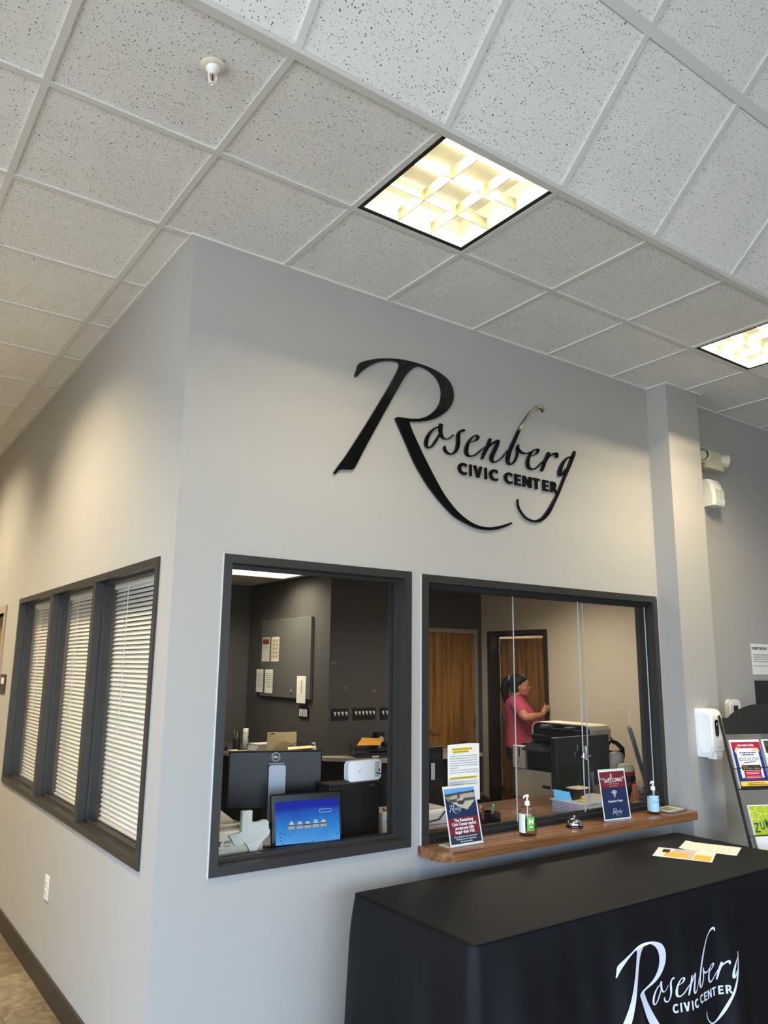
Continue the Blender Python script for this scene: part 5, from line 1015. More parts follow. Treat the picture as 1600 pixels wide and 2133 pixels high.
# ---- monitor seen from behind
t = thing('monitor', 'black computer monitor turned away behind the corner window, white ring badge', 'monitor', (.80, .55, WZ), math.radians(-22))
g = G(); g.box(-.235, .235, -.012, .035, .165, .440, .006); g.obj('back_shell', mat('monitor back black', (8, 8, 10), .3, spec=.3), t)
g = G(); g.box(-.23, .23, .035, .042, .17, .436); g.obj('screen', BLACK, t)
g = G(); g.prism(rrect(-.042, .042, .10, .375, .012), .014, .040, lambda x, z, h: (x + .005, -h, z)); g.obj('stand_column', SILVER, t, smooth=40)
g = G(); g.box(-.042, .042, -.030, -.012, .376, .386, .002); g.obj('release_latch', mat('blue grey latch', (110, 126, 144), .4), t)
G().box(-.12, .13, -.10, .10, 0, .012, .004).obj('base', SILVER, t)
g = G(); a = arc(-.002, .4115, .0215, 0, 2 * PI, 32); b = arc(-.002, .4115, .019, 0, 2 * PI, 32)
for i in range(32): g.quad((a[i][0], -.0128, a[i][1]), (a[i + 1][0], -.0128, a[i + 1][1]), (b[i + 1][0], -.0128, b[i + 1][1]), (b[i][0], -.0128, b[i][1]))
gl = glyphs([('DELL', -.002, .4065, .0135, 'CENTER', .95)], -.0128, .04); g.add(gl.v, gl.f); g.obj('badge', WINK, t)
# ---- touch terminal
def screen_mat():
    m = bpy.data.materials.new('lit terminal screen'); m.use_nodes = True
    nt = m.node_tree; nt.nodes.clear(); L = nt.links.new
    tc = nt.nodes.new('ShaderNodeTexCoord'); sp_ = nt.nodes.new('ShaderNodeSeparateXYZ'); L(tc.outputs['Generated'], sp_.inputs[0])
    n = nt.nodes.new('ShaderNodeTexNoise'); n.inputs['Scale'].default_value = 2.2; L(tc.outputs['Generated'], n.inputs['Vector'])
    ad = nt.nodes.new('ShaderNodeMath'); ad.operation = 'MULTIPLY_ADD'; ad.inputs[1].default_value = .35; L(n.outputs['Fac'], ad.inputs[0]); L(sp_.outputs['Z'], ad.inputs[2])
    cr = nt.nodes.new('ShaderNodeValToRGB'); e = cr.color_ramp.elements
    e[0].position = .15; e[0].color = lin((96, 176, 246)); e[1].position = 1.1; e[1].color = lin((38, 54, 176))
    x = e.new(.62); x.color = lin((52, 138, 226))
    L(ad.outputs[0], cr.inputs[0]); em = nt.nodes.new('ShaderNodeEmission'); em.inputs['Strength'].default_value = SCREEN_E; L(cr.outputs[0], em.inputs[0])
    o = nt.nodes.new('ShaderNodeOutputMaterial'); L(em.outputs[0], o.inputs[0]); return m
SCREEN_E = .8
t = thing('touch_terminal', 'black touch screen terminal showing a lit blue page behind the corner window', 'terminal', (.835, .262, WZ), math.radians(-8))
TL = math.radians(-9)
body = leaned(G().box(-.183, .183, -.010, .012, .02, .272, .008).obj('housing', mat('glossy black bezel', (6, 6, 7), .25, spec=.3), t), TL)
G().box(-.163, .163, -.0112, -.0100, .048, .236).obj('screen', screen_mat(), body)
g = G()
IC = (-.085, -.043, -.003, .038, .078)
for x in IC: g.box(x - .016, x + .016, -.0122, -.0112, .112, .126)
g.obj('icon_base', emis('icon cream', (206, 206, 186), .6), body)
g = G()
for x in IC: g.box(x - .016, x + .016, -.0124, -.0112, .126, .130)
g.obj('icon_rim', emis('icon slate', (60, 70, 84), .5), body)
g = G()
for k, x in enumerate(IC):
    f_ = flat([(x - .013, .131), (x + .013, .131), (x + .010, .140), (x + .002 - .003 * (k % 2), .150 - .004 * (k % 3)), (x - .009, .141)], -.0124); g.add(f_.v, f_.f)
g.obj('icon_picture', emis('icon pale', (214, 220, 226), .7), body)
g = G(); P1 = rrect(.058, .122, .176, .192, .007); P2 = rrect(.060, .120, .178, .190, .0055)
for i in range(len(P1)):
    j = (i + 1) % len(P1); g.quad((P1[i][0], -.0122, P1[i][1]), (P1[j][0], -.0122, P1[j][1]), (P2[j][0], -.0122, P2[j][1]), (P2[i][0], -.0122, P2[i][1]))
g.obj('button_outline', emis('icon pale', (214, 220, 226), .7), body)
g = G()
for x, z in ((-.155, .115), (-.145, .103), (-.137, .098), (-.118, .092), (-.095, .085), (-.138, .08), (-.138, .067), (-.128, .04 + .012), (.02, .052), (.145, .075), (.13, .118), (.08, .112)): f_ = flat(arc(x, z, .003, 0, 2 * PI, 10)[:-1], -.0122); g.add(f_.v, f_.f)
g.obj('screen_dot', emis('screen dot blue', (30, 92, 178), .7), body)
G().box(-.10, .10, -.02, .12, 0, .016, .004).obj('base', BLACK, t)
# ---- desktop PC and router
t = thing('desktop_computer', 'black desktop computer case standing beside the touch terminal', 'computer', (1.122, .318, WZ), math.radians(3))
g = G(); g.box(-.145, .165, 0, .11, 0, .288, .003); g.obj('case', mat('case black', (15, 15, 16), .45), t)
g = G(); g.box(-.145, .165, .0, .11, .288, .290); g.obj('top_panel', mat('case top grey', (76, 74, 70), .35, metal=.5), t)
g = G(); g.box(-.13, -.10, -.003, 0, .262, .270); g.box(.10, .13, -.003, 0, .266, .273); g.obj('vent_tab', mat('dull grey tab', (66, 66, 64), .5), t)
g = G()
for k in range(10): g.box(-.1475, -.145, .008 + k * .0095, .013 + k * .0095, .14, .27)
g.obj('grille', BLACKM, t)
t = thing('router', 'white rounded network box lying on the desktop computer', 'router', (1.205, .362, WZ + .291), math.radians(4))
G().prism(rrect(-.108, .108, 0, .100, .022), -.02, .03, lambda x, z, h: (x, h * .7 - .006, z)).obj('shell', mat('cool white plastic', (232, 238, 244), .3), t, smooth=40)
rect(.065, .098, .012, .090, -.0206).obj('port_recess', mat('grey port bay', (178, 186, 194), .4), t)
rect(.090, .100, .040, .054, -.0212).obj('port', INK, t)
g = G(); a = arc(-.036, .052, .0075, PI, 2 * PI, 12); b = arc(-.036, .052, .0055, PI, 2 * PI, 12)
for i in range(12): g.quad((a[i][0], -.0206, a[i][1]), (a[i + 1][0], -.0206, a[i + 1][1]), (b[i + 1][0], -.0206, b[i + 1][1]), (b[i][0], -.0206, b[i][1]))
g.quad((-.0305, -.0206, .052), (-.0285, -.0206, .052), (-.0285, -.0206, .058), (-.0305, -.0206, .058)); g.obj('maker_mark', mat('mark grey', (90, 100, 110), .5), t)
G().tube([(.07, -.024, .034), (.09, -.045, .030), (.125, -.05, .020), (.140, -.03, -.004)], .0028, 8).obj('cable', BLACKM, t, smooth=60)
t = thing('cable_bundle', 'tangle of black and white cables beside the desktop computer', 'cables', (1.362, .33, WZ), 0)
for k in range(5):
    x0 = -.02 + random.uniform(0, .02); pts = [(x0, .01 * k, .20 - .03 * k), (.0, -.01, .19 - .03 * k), (.012 + .002 * k, -.02, .12), (.01, -.03, .05), (-.01 + .006 * k, -.03, .004)]
    G().tube(pts, .0028, 6).obj('cable', (BLACKM, WHITE)[k in (1, 3)], t, smooth=60)
G().box(-.03, .012, .03, .09, .0, .12, .008).obj('white_adapter', mat('warm white plastic', (236, 228, 206), .4), t)
G().tube([(-.055, -.015, .145), (-.038, -.015, .147)], .009, 10).obj('copper_plug', mat('copper plug', (190, 120, 84), .3, metal=.6), t, smooth=50)
G().tube([(-.038, -.015, .147), (-.012, -.015, .149)], .010, 10).obj('plug_body', mat('grey plug', (150, 154, 170), .4), t, smooth=50)
# ---- desk along the board wall
DT = mat('grey beige desk laminate', (150, 138, 118), .4); DE = mat('tan desk edge', (176, 148, 104), .5)
t = thing('desk', 'dark desk with a tan edge under the pinboard', 'desk', (0, 0, 0))
g = G(); g.box(2.50, KX - .002, 4.10, 6.0, .722, .75); g.obj('desktop', mat('dark desk top', (70, 64, 56), .4), t)
g = G(); g.box(2.494, 2.50, 4.10, 6.0, .720, .751); g.obj('edge_band', DE, t)
g = G(); g.box(2.56, 2.58, 4.15, 5.95, 0, .72); g.box(2.56, 3.16, 4.12, 4.15, 0, .72); g.obj('panel', BLACKM, t)
t = thing('desk', 'black desk with a pale curved top in front of the closed oak door', 'desk', (0, 0, 0))
dp = [(3.17, 4.075), (3.17, 3.93), (3.30, 3.80), (3.46, 3.62), (3.62, 3.52), (3.80, 3.49), (4.20, 3.47), (4.9, 3.47), (4.9, 4.07)]
dp = [(max(x, 3.17), y) for x, y in dp]
G().prism(dp, .715, .75).obj('desktop', mat('pale desk laminate', (166, 154, 138), .35), t)
G().prism([(x + (.05 if y < 4.0 else 0) * (1 if x < 3.3 else .3), y + (.05 if y < 4.0 else 0)) for x, y in dp], .02, .713).obj('panel', mat('black desk panel', (13, 13, 13), .6), t)
# ---- objects on the board-wall desk
D1 = .7505
t = thing('webcam', 'small black desk camera with a white ball at the desk end', 'camera', (2.555, 5.10, D1))
G().box(-.045, .055, -.03, .03, 0, .055, .008).obj('body', BLACK, t); G().lathe([(0, .0), (.014, .004), (.018, .016), (.014, .028), (0, .032)], 16, at=(-.012, -.02, .048)).obj('ball', WHITE, t, smooth=60)
t = thing('pen_cup', 'wire pen cup full of pens beside the white spray can', 'pen cup', (2.745, 5.15, D1))
G().lathe([(0, 0), (.040, 0), (.044, .11), (.041, .11), (.038, .004), (0, .004)], 20).obj('cup', mat('dark wire mesh', (66, 62, 56), .4, metal=.6), t, smooth=50)
for k, c in enumerate([(120, 40, 34), (40, 40, 44), (190, 170, 130), (60, 70, 90), (200, 190, 180), (30, 30, 30)]):
    a = k * 1.1; G().tube([(.012 * math.cos(a), .012 * math.sin(a), .01), (.034 * math.cos(a), .034 * math.sin(a), .17 + .012 * (k % 3))], .0042, 6).obj('pen', mat('pen %d' % k, c, .4), t, smooth=60)
t = thing('spray_can', 'white aerosol can with red and blue marks on the desk', 'spray can', (2.83, 5.10, D1))
G().lathe([(0, 0), (.031, 0), (.033, .004), (.033, .16), (.031, .165)], 24).obj('can', mat('pale blue can', (196, 204, 206), .35), t, smooth=50)
G().lathe([(.031, .165), (.032, .17), (.031, .215), (.028, .22), (0, .22)], 24).obj('cap', mat('cap cream', (232, 230, 218), .4), t, smooth=50)
g = G(); [g.add((w_ := wrap(.0334, math.radians(a), math.radians(b), z0, z1, 4)).v, w_.f) for a, b, z0, z1 in ((-70, -20, .12, .15),)]; g.obj('red_mark', mat('can red', (176, 50, 40), .5), t)
g = wrap(.0334, math.radians(-75), math.radians(-15), .02, .06, 4); g.obj('blue_mark', mat('can blue', (70, 90, 150), .5), t)
t = thing('note_pad', 'small yellow pad with a black pen at the desk edge', 'note pad', (2.69, 4.93, D1), .1)
G().box(-.11, .08, -.07, .07, 0, .012).obj('pad', mat('pale yellow pad', (216, 206, 150), .7), t); G().tube([(-.05, -.03, .018), (.09, -.01, .018)], .006, 8).obj('pen', BLACK, t, smooth=60)
for k in range(3):
    tt = thing('paper_pile', ['pile of loose white papers on the desk, lowest of three', 'pile of white papers on the desk, middle of three', 'pile of white papers topmost of three with a grey edge'][k], 'papers', (2.85 + .01 * k, 4.75, D1 + .030 * k), .06 * k)
    G().box(-.12, .115, -.10, .10, 0, .0295).obj('sheets', mat('paper edge %d' % k, ((204, 198, 186), (220, 216, 206), (190, 184, 174))[k], .8), tt)
t = thing('wire_file_holder', 'black wire mesh desk file holder with arched dividers', 'file holder', (2.76, 4.28, D1), 0)
MESH = mat('black wire mesh', (30, 28, 24), .5)
def arch_div(y, x0, x1, h, nm='divider'):
    g = G(); P = [(x0, .012)] + [(x0 + (x1 - x0) * k / 16, .012 + (h - .012) * math.sin(PI * k / 16) ** .6) for k in range(17)] + [(x1, .012)]
    g.tube([(x, y, z) for x, z in P], .0028, 6)
    for k in range(1, 28):
        u = k / 28; hh = .012 + (h - .012) * math.sin(PI * u) ** .6
        x = x0 + (x1 - x0) * u; g.box(x - .0006, x + .0006, y - .0006, y + .0006, .012, hh)
    for k in range(1, 10):
        z = h * k / 10; u = math.asin(min(1, max(0, (z - .012) / (h - .012))) ** (1 / .6)) / PI; g.box(x0 + (x1 - x0) * u, x0 + (x1 - x0) * (1 - u), y - .0006, y + .0006, z - .0006, z + .0006)
    g.obj(nm, MESH, t)
arch_div(-.04, -.06, .24, .155); arch_div(.00, .12, .42, .135); arch_div(-.055, .10, .32, .085)
g = G(); g.box(-.08, .42, -.06, .13, 0, .010); g.obj('tray_base', MESH, t)
MAN = mat('manila folder', (238, 214, 158), .75)
for k, (dx, hh, lb) in enumerate([(0, .228, 'manila folder standing upright in the wire file holder, tallest of the pair'), (.018, .215, 'manila folder standing behind the taller one in the wire file holder')]):
    t2 = thing('file_folder', lb, 'folder', (2.825 + dx, 4.325 + .03 * k, D1 + .0105), 0)
    g = G(); P = [(-.125, 0), (.215, 0), (.215, hh - .012), (.205, hh - .006), (-.01, hh - .006), (-.018, hh), (-.125, hh)]
    g.prism(P, -.003, .003, lambda x, z, h: (x, h, z)); g.obj('cover', MAN, t2)
    if k == 0: rect(-.09, -.045, hh - .022, hh - .012, -.004).obj('tab_label', INK, t2)
t = thing('manila_envelope', 'flat manila envelope raised on thin legs before the file holder', 'envelope', (2.97, 4.15, D1 + .077), 0)
g = G(); g.loft([[(-.15, -.05, .0), (.19, -.05, .006), (.19, -.05, .010), (-.15, -.05, .004)], [(-.09, .06, .012), (.18, .06, .016), (.18, .06, .020), (-.09, .06, .016)]]); g.obj('sleeve', MAN, t)
g = G(); g.tube([(-.08, .04, -.0768), (-.08, .04, .010)], .002, 5); g.tube([(.15, .04, -.0768), (.15, .04, .013)], .002, 5); g.tube([(-.1, -.04, -.0768), (-.1, -.04, .001)], .002, 5); g.tube([(.15, -.04, -.0768), (.15, -.04, .006)], .002, 5); g.obj('tray_stilt', MESH, t)
t = thing('lotion_bottle', 'small white pump bottle at the desk end beside the folders', 'bottle', (3.205, 4.22, D1))
G().lathe([(0, 0), (.024, 0), (.026, .006), (.026, .05), (.018, .066), (.009, .072), (0, .072)], 20).obj('body', mat('pale green bottle', (196, 206, 196), .4), t, smooth=50); pump(t, .072, PW)
# ---- things on the pale desk
D2 = .7505
t = thing('letter_tray', 'black wire letter tray holding an orange envelope', 'tray', (3.60, 3.78, D2), math.radians(-20))
g = G()
for z in (.012, .075, .10):
    g.tube([(-.17, -.13, z), (.17, -.13, z), (.17, .13, z), (-.17, .13, z), (-.17, -.13, z)], .003, 6)
for x in (-.17, .17):
    for y in (-.13, .13): g.tube([(x, y, 0), (x, y, .125)], .004, 6)
g.obj('wire_frame', MESH, t)
g = G(); g.box(-.165, .165, -.125, .125, .010, .014); g.box(-.165, .165, -.125, .125, .072, .076); g.box(-.165, .165, -.126, -.123, .0, .05); g.obj('shelf_panel', MESH, t)
rect(.0, .07, .008, .022, -.134).obj('tag', WHITE, t)
t = thing('orange_envelope', 'orange envelope lying askew on the black letter tray', 'envelope', (3.58, 3.76, D2 + .126), math.radians(8))
ORG = mat('orange manila', (226, 160, 62), .6)
g = G(); g.loft([[(-.25, -.10, .010), (.02, -.15, .000), (.02, -.15, .004), (-.25, -.10, .014)], [(-.03, .07, .060), (.26, .06, .040), (.26, .06, .044), (-.03, .07, .064)]]); g.obj('sleeve', ORG, t)
g = G(); g.add([(-.205, -.085, .0195), (-.01, -.146, .0055), (-.004, -.142, .0055), (-.075, .035, .0525), (-.085, .03, .0525)], [(0, 1, 2, 3, 4)]); g.obj('flap', mat('darker manila', (206, 146, 60), .6), t)
t = thing('desk_phone', 'black desk phone at the far side of the letter tray', 'phone', (3.92, 3.80, D2), -.3)
g = G(); g.loft([[(-.10, -.10, 0), (.10, -.10, 0), (.10, .10, 0), (-.10, .10, 0)], [(-.10, -.10, .03), (.10, -.10, .03), (.10, .10, .10), (-.10, .10, .10)]]); g.obj('base', BLACK, t)
g = G(); g.tube([(-.07, -.09, .06), (-.07, -.05, .085), (-.07, .05, .12), (-.07, .09, .115)], [.022, .016, .016, .022], 10); g.obj('handset', BLACK, t, smooth=60)
g = G()
for i in range(3):
    for j in range(4): g.box(.0 + i * .03, .018 + i * .03, -.07 + j * .03, -.055 + j * .03, .045 + j * .0105, .052 + j * .0105)
g.obj('keypad', GREYINK, t)
t = thing('desk_speaker', 'black and white speaker standing beyond the letter tray by the window edge', 'speaker', (3.86, 3.98, D2))
G().box(-.05, .05, -.045, .045, 0, .22, .008).obj('cabinet', BLACK, t)
for z in (.06, .15): G().lathe([(.034, 0), (.034, -.004), (.02, -.001), (0, -.003)], 20, M=Matrix.Translation((0, -.045, z)) @ Matrix.Rotation(-PI / 2, 4, 'X')).obj('driver', mat('pale cone', (190, 186, 176), .5), t, smooth=50)
# ---- pinboard and papers on the wall facing the side
t = thing('pinboard', 'grey fabric pinboard on the dark office wall', 'pinboard', (KX - .002, 5.028, 1.76))
G().box(-.035, 0, -.605, .605, -.455, .440, .006).obj('panel', mat('grey woven fabric', (86, 84, 79), .9, bump=.5, bscale=700, var=.05, vscale=120), t)
g = G(); g.box(-.037, -.001, -.608, .608, .436, .444); g.box(-.037, -.001, -.608, -.602, -.455, .44); g.obj('edge_trim', mat('grey edge trim', (120, 118, 110), .5), t)
def pinned(label, ya, yb, za, zb, col, rows, extra=None):
    w, h = (ya - yb) * .88, zb - za
    t = thing('pinned_paper', label, 'paper', (KX - .038, (ya + yb) / 2, (za + zb) / 2), -PI / 2)
    # local x runs along -y, so the sheet faces -x
    rect(-w / 2, w / 2, -h / 2, h / 2, -.002).obj('sheet', mat('pinned paper %s' % (col,), col, .8), t)
    if extra: extra(t, w, h)
    bars([(-w * .40, w * .36, h * .30 - .022 * k, .006) for k in range(rows)], -.003).obj('fine_print', GREYINK, t)
    return t
WHT = (232, 228, 216)
pinned('flyer pinned at the top of the pinboard with a red picture heading', 5.606, 5.375, 1.712, 2.0, (206, 200, 186), 5, lambda t, w, h: (rect(-w * .42, w * .42, h * .22, h * .42, -.003).obj('picture', mat('red brown picture', (120, 60, 48), .7), t), rect(-w * .42, w * .42, h * .42, h * .47, -.003).obj('picture', mat('pale picture', (170, 160, 150), .7), t)))
def sched(t, w, h):
    g = G()
    for z0 in (.40, .24, .08, -.08, -.24): g.quad((-w * .3, -.003, h * (z0 - .12)), (-w * .02, -.003, h * (z0 - .12)), (-w * .02, -.003, h * z0), (-w * .3, -.003, h * z0)); g.quad((w * .05, -.003, h * (z0 - .12)), (w * .33, -.003, h * (z0 - .12)), (w * .33, -.003, h * z0), (w * .05, -.003, h * z0))
    g.obj('calendar_grid', mat('tan grid print', (168, 150, 124), .8), t)
    g = G()
    for a in (-.42, .40): g.quad((w * a, -.003, -h * .45), (w * (a + .03), -.003, -h * .45), (w * (a + .03), -.003, h * .45), (w * a, -.003, h * .45))
    g.obj('border', mat('brown border', (120, 96, 76), .8), t)
pinned('calendar sheet with a bordered grid pinned beside the red headed flyer', 5.365, 5.138, 1.712, 2.0, (216, 208, 192), 0, sched)
pinned('typed sheet pinned at the lowest corner of the pinboard nearest the back wall', 5.728, 5.52, 1.348, 1.62, WHT, 8)
pinned('typed sheet pinned low on the pinboard, second from the back wall', 5.497, 5.27, 1.345, 1.62, WHT, 8)
pinned('white letter hanging off the near bottom corner of the pinboard', 4.715, 4.487, 1.26, 1.555, WHT, 0, lambda t, w, h: bars([(-.01, .03, h * .3 - .018 * k, .010) for k in range(8)], -.003).obj('number_column', GREYINK, t))
t = thing('push_pin', 'white cluster of pins near the bottom edge of the pinboard', 'pins', (KX - .036, 4.83, 1.375), -PI / 2)
g = G()
for dx, dz in ((-.012, 0), (.010, .004), (0, .02)): g.lathe([(0, 0), (.006, .002), (.006, .008), (0, .010)], 10, M=Matrix.Translation((dx, -.002, dz)) @ Matrix.Rotation(PI / 2, 4, 'X'))
g.obj('pin_head', WHITE, t)
# ---- key racks
def keyrack(label, x0, x1, z0, z1, n, wall, tags=False):
    if wall == 'B': t = thing('key_rack', label, 'key rack', ((x0 + x1) / 2, BY, (z0 + z1) / 2), 0, 'black key racks on the dark wall')
    else: t = thing('key_rack', label, 'key rack', (KX, (x0 + x1) / 2, (z0 + z1) / 2), -PI / 2, 'black key racks on the dark wall')
    w, h = abs(x1 - x0) / 2, (z1 - z0) / 2
    G().box(-w, w, -.016, 0, -h, h, .002).obj('board', mat('black key board', (10, 10, 10), .5), t)
    for k in range(n):
        x = -w + .03 + (2 * w - .06) * k / max(1, n - 1); g = G()
        if tags: g.box(x - .014, x + .014, -.022, -.017, -h + .02, h - .015)
        else:
            g.box(x - .013, x + .013, -.020, -.016, h * .10, h * .42, .001); g.box(x - .001, x + .011, -.022, -.019, -h * .22, h * .12)
        g.obj('key', WHITE, t)
keyrack('black key rack with four keys, nearest the wall corner on the dark wall', 3.318, 3.521, 1.106, 1.225, 4, 'B')
keyrack('wide black key rack with six keys, middle of the three in a row', 3.585, 3.877, 1.106, 1.225, 6, 'B')
keyrack('black key rack with keys, last in the row, partly behind the window frame', 3.945, 4.22, 1.10, 1.222, 5, 'B')
keyrack('small black rack with four white tags below the pinboard', 4.673, 4.477, 1.10, 1.212, 4, 'K', True)
# small blank plates
for (x, z, lb) in ((3.325, 1.70, 'small dark wall plate near the wall corner, highest of three'), (3.48, 1.44, 'small dark wall plate above the middle key rack'), (3.86, 1.40, 'small dark wall plate above the last key rack')):
    t = thing('wall_plate', lb, 'wall plate', (x, BY, z), 0, 'painted plates on the dark wall')
    G().box(-.028, .028, -.006, 0, -.018, .018, .002).obj('plate', mat('painted plate', (98, 94, 88), .5), t)

# ---- service counter contents
t = thing('pen_holder', 'square black pen holder with coloured pens behind the bill notice sign', 'pen holder', (1.955, .225, WZ), .1)
g = G(); s_ = .046
for (a, b, c, d) in ((-s_, s_, -s_, -s_ + .003), (-s_, s_, s_ - .003, s_), (-s_, -s_ + .003, -s_, s_), (s_ - .003, s_, -s_, s_)): g.box(a, b, c, d, 0, .088)
g.box(-s_, s_, -s_, s_, 0, .004); g.obj('box', mat('black pen box', (16, 16, 17), .4), t)
for k, (dx, dy, ex, c) in enumerate([(-.025, .0, -.062, (200, 96, 44)), (-.02, .02, -.045, (206, 196, 176)), (.020, .0, .042, (60, 160, 96)), (.026, .01, .050, (226, 230, 226)), (-.03, -.01, -.058, (60, 44, 36))]):
    G().tube([(dx, dy, .006), (ex, dy, .115 + .006 * (k % 2))], .0052, 8).obj('pen', mat('counter pen %d' % k, c, .4), t, smooth=60)
t = thing('card_printer', 'white desktop device low behind the service window frame', 'printer', (1.64, .44, WZ), 0)
G().box(-.22, .16, -.10, .16, 0, .105, .018).obj('body', mat('soft white case', (226, 226, 220), .35), t); G().box(-.22, .16, -.102, -.098, .03, .034).obj('seam_line', GREYINK, t)
G().tube([(.13, -.09, .17), (.10, -.12, .22), (.02, -.13, .24), (-.10, -.12, .22)], .004, 6).obj('cable', BLACKM, t, smooth=60)
G().tube([(.13, -.09, .17), (.12, -.11, .12), (.04, -.12, .06), (-.02, -.10, .05)], .004, 6).obj('cable', BLACKM, t, smooth=60)
t = thing('tower_computer', 'black tower computer with a silver strip behind the service window frame', 'computer', (1.86, .74, WZ), 0)
G().box(-.14, .10, -.12, .12, 0, .40, .004).obj('case', mat('tower black', (20, 20, 21), .4), t)
G().box(.006, .034, -.125, -.12, .215, .31, .002).obj('silver_strip', mat('pale silver strip', (196, 200, 190), .3), t)
g = G(); g.box(-.13, .08, -.123, -.12, .33, .36); g.obj('drive_slot', mat('slot grey', (42, 42, 42), .4), t)
t = thing('office_chair', 'black office chair with a shiny curved backrest behind the counter', 'chair', (2.50, 1.21, 0), math.radians(-15))
CH = mat('chair black vinyl', (24, 22, 20), .28)
g = G(); rings = []
for k in range(9):
    u = -1 + 2 * k / 8; x = .23 * u; y = -.20 + .05 * u * u; top_ = .858 - .06 * abs(u) ** 3
    rings.append([(x, y - .02, .50), (x, y - .03, .70), (x, y - .028, top_ - .02), (x, y, top_), (x, y + .028, top_ - .02), (x, y + .03, .70), (x, y + .02, .50)])
g.loft(rings); g.obj('backrest', CH, t, smooth=50)
G().box(-.24, .24, -.22, .24, .44, .51, .03).obj('seat', CH, t, smooth=50)
for s in (-1, 1): G().tube([(s * .27, -.16, .47), (s * .29, -.16, .68), (s * .29, .14, .69), (s * .27, .16, .47)], .016, 8).obj('armrest', BLACK, t, smooth=60)
G().tube([(0, 0, .44), (0, 0, .09)], .028, 12).obj('column', STEEL, t, smooth=60)
for k in range(5):
    a = k * 2 * PI / 5; lg = G().tube([(0, 0, .10), (.28 * math.cos(a), .28 * math.sin(a), .065)], [.022, .014], 8).obj('leg', BLACK, t, smooth=60)
    G().lathe([(0, -.012), (.028, -.012), (.028, .012), (0, .012)], 16, M=Matrix.Translation((.28 * math.cos(a), .28 * math.sin(a), .030)) @ Matrix.Rotation(a, 4, 'Z') @ Matrix.Rotation(PI / 2, 4, 'X')).obj('caster', BLACK, lg)
# second monitor, seen from behind
t = thing('monitor', 'black monitor seen from behind on the service counter, clip on its edge', 'monitor', (3.05, .50, WZ), math.radians(4))
g = G(); g.box(-.275, .30, -.015, .03, .105, .425, .005); g.obj('back_shell', mat('satin black shell', (24, 24, 25), .42), t)
g = G(); g.box(-.02, .12, -.028, -.015, .13, .33, .006); g.obj('mount_plate', BLACK, t)
G().box(-.27, .295, .03, .036, .11, .42).obj('screen', BLACK, t)
G().tube([(.06, -.02, .20), (.06, -.03, .01)], .03, 10, flat=.5).obj('stand_column', BLACK, t, smooth=60)
G().box(-.08, .20, -.07, .12, 0, .012, .004).obj('base', BLACK, t)
# low tray with a patterned end
t = thing('desk_tray', 'white desktop tray with a grey scale pattern and pink label on its end', 'tray', (2.652, .150, WZ), 0)
TW = mat('white tray', (216, 216, 222), .4)
g = G(); g.box(0, .40, 0, .25, 0, .004); g.box(0, .40, 0, .004, .004, .072); g.box(0, .40, .246, .25, .004, .072); g.box(0, .004, .004, .246, .004, .072); g.box(.396, .40, .004, .246, .004, .072); g.box(-.008, .40, -.002, .262, .070, .074); g.obj('tray_body', TW, t)
def endq(y0, y1, z0, z1, x): return G().quad((x, y1, z0), (x, y0, z0), (x, y0, z1), (x, y1, z1))
endq(.112, .246, .006, .066, -.0006).obj('pattern_panel', mat('grey pattern', (160, 170, 186), .5), t)
g = G()
for i in range(7):
    for j in range(4):
        P = arc(.235 - i * .0185 - (j % 2) * .009, .014 + j * .0145, .0062, 0, 2 * PI, 10)[:-1]; o_ = len(g.v); g.add([(-.0011, y, z) for y, z in P], [tuple(range(10))])
g.obj('scale_pattern', mat('pale pattern', (216, 222, 230), .5), t)
endq(.052, .110, .006, .066, -.0006).obj('pink_label', mat('pink label', (214, 190, 208), .5), t)
t = thing('blue_cloth', 'bright blue folded cloth on the far end of the patterned desk tray', 'cloth', (2.672, .335, WZ + .0745), math.radians(-60))
g = G(); g.loft([[(-.045, -.012, 0), (.060, -.012, 0), (.060, .0, 0), (-.045, .0, 0)], [(-.05, -.006, .03), (.05, -.006, .03), (.05, .004, .03), (-.05, .004, .03)], [(-.052, .0, .058), (.045, .0, .048), (.045, .006, .048), (-.052, .006, .058)]]); g.obj('fold', mat('bright sky blue', (104, 188, 240), .6), t)
t = thing('card_box', 'small black box with cream cards beside the blue cloth on the desk tray', 'box', (2.775, .335, WZ + .0745), 0)
G().box(-.055, .05, -.05, .05, 0, .060, .003).obj('body', BLACK, t); G().box(-.03, .09, -.06, .03, .0605, .066).obj('cream_card', mat('cream card', (232, 222, 190), .7), t)
t = thing('rubber_duck', 'tiny yellow rubber duck on the desk tray', 'toy duck', (2.712, .215, WZ + .0745), math.radians(170))
YD = mat('duck yellow', (240, 196, 70), .4)
g = G(); g.lathe([(0, 0), (.012, .001), (.016, .009), (.013, .017), (0, .020)], 16, sy=1.35); g.obj('body', YD, t, smooth=60)
g = G(); g.lathe([(0, 0), (.009, .005), (.011, .012), (.008, .019), (0, .022)], 16, at=(0, .010, .016)); g.obj('head', YD, t, smooth=60)
g = G(); g.lathe([(0, 0), (.004, .001), (0, .006)], 8, M=Matrix.Translation((0, .020, .028)) @ Matrix.Rotation(-PI / 2, 4, 'X')); g.obj('bill', mat('duck orange', (226, 120, 40), .4), t)
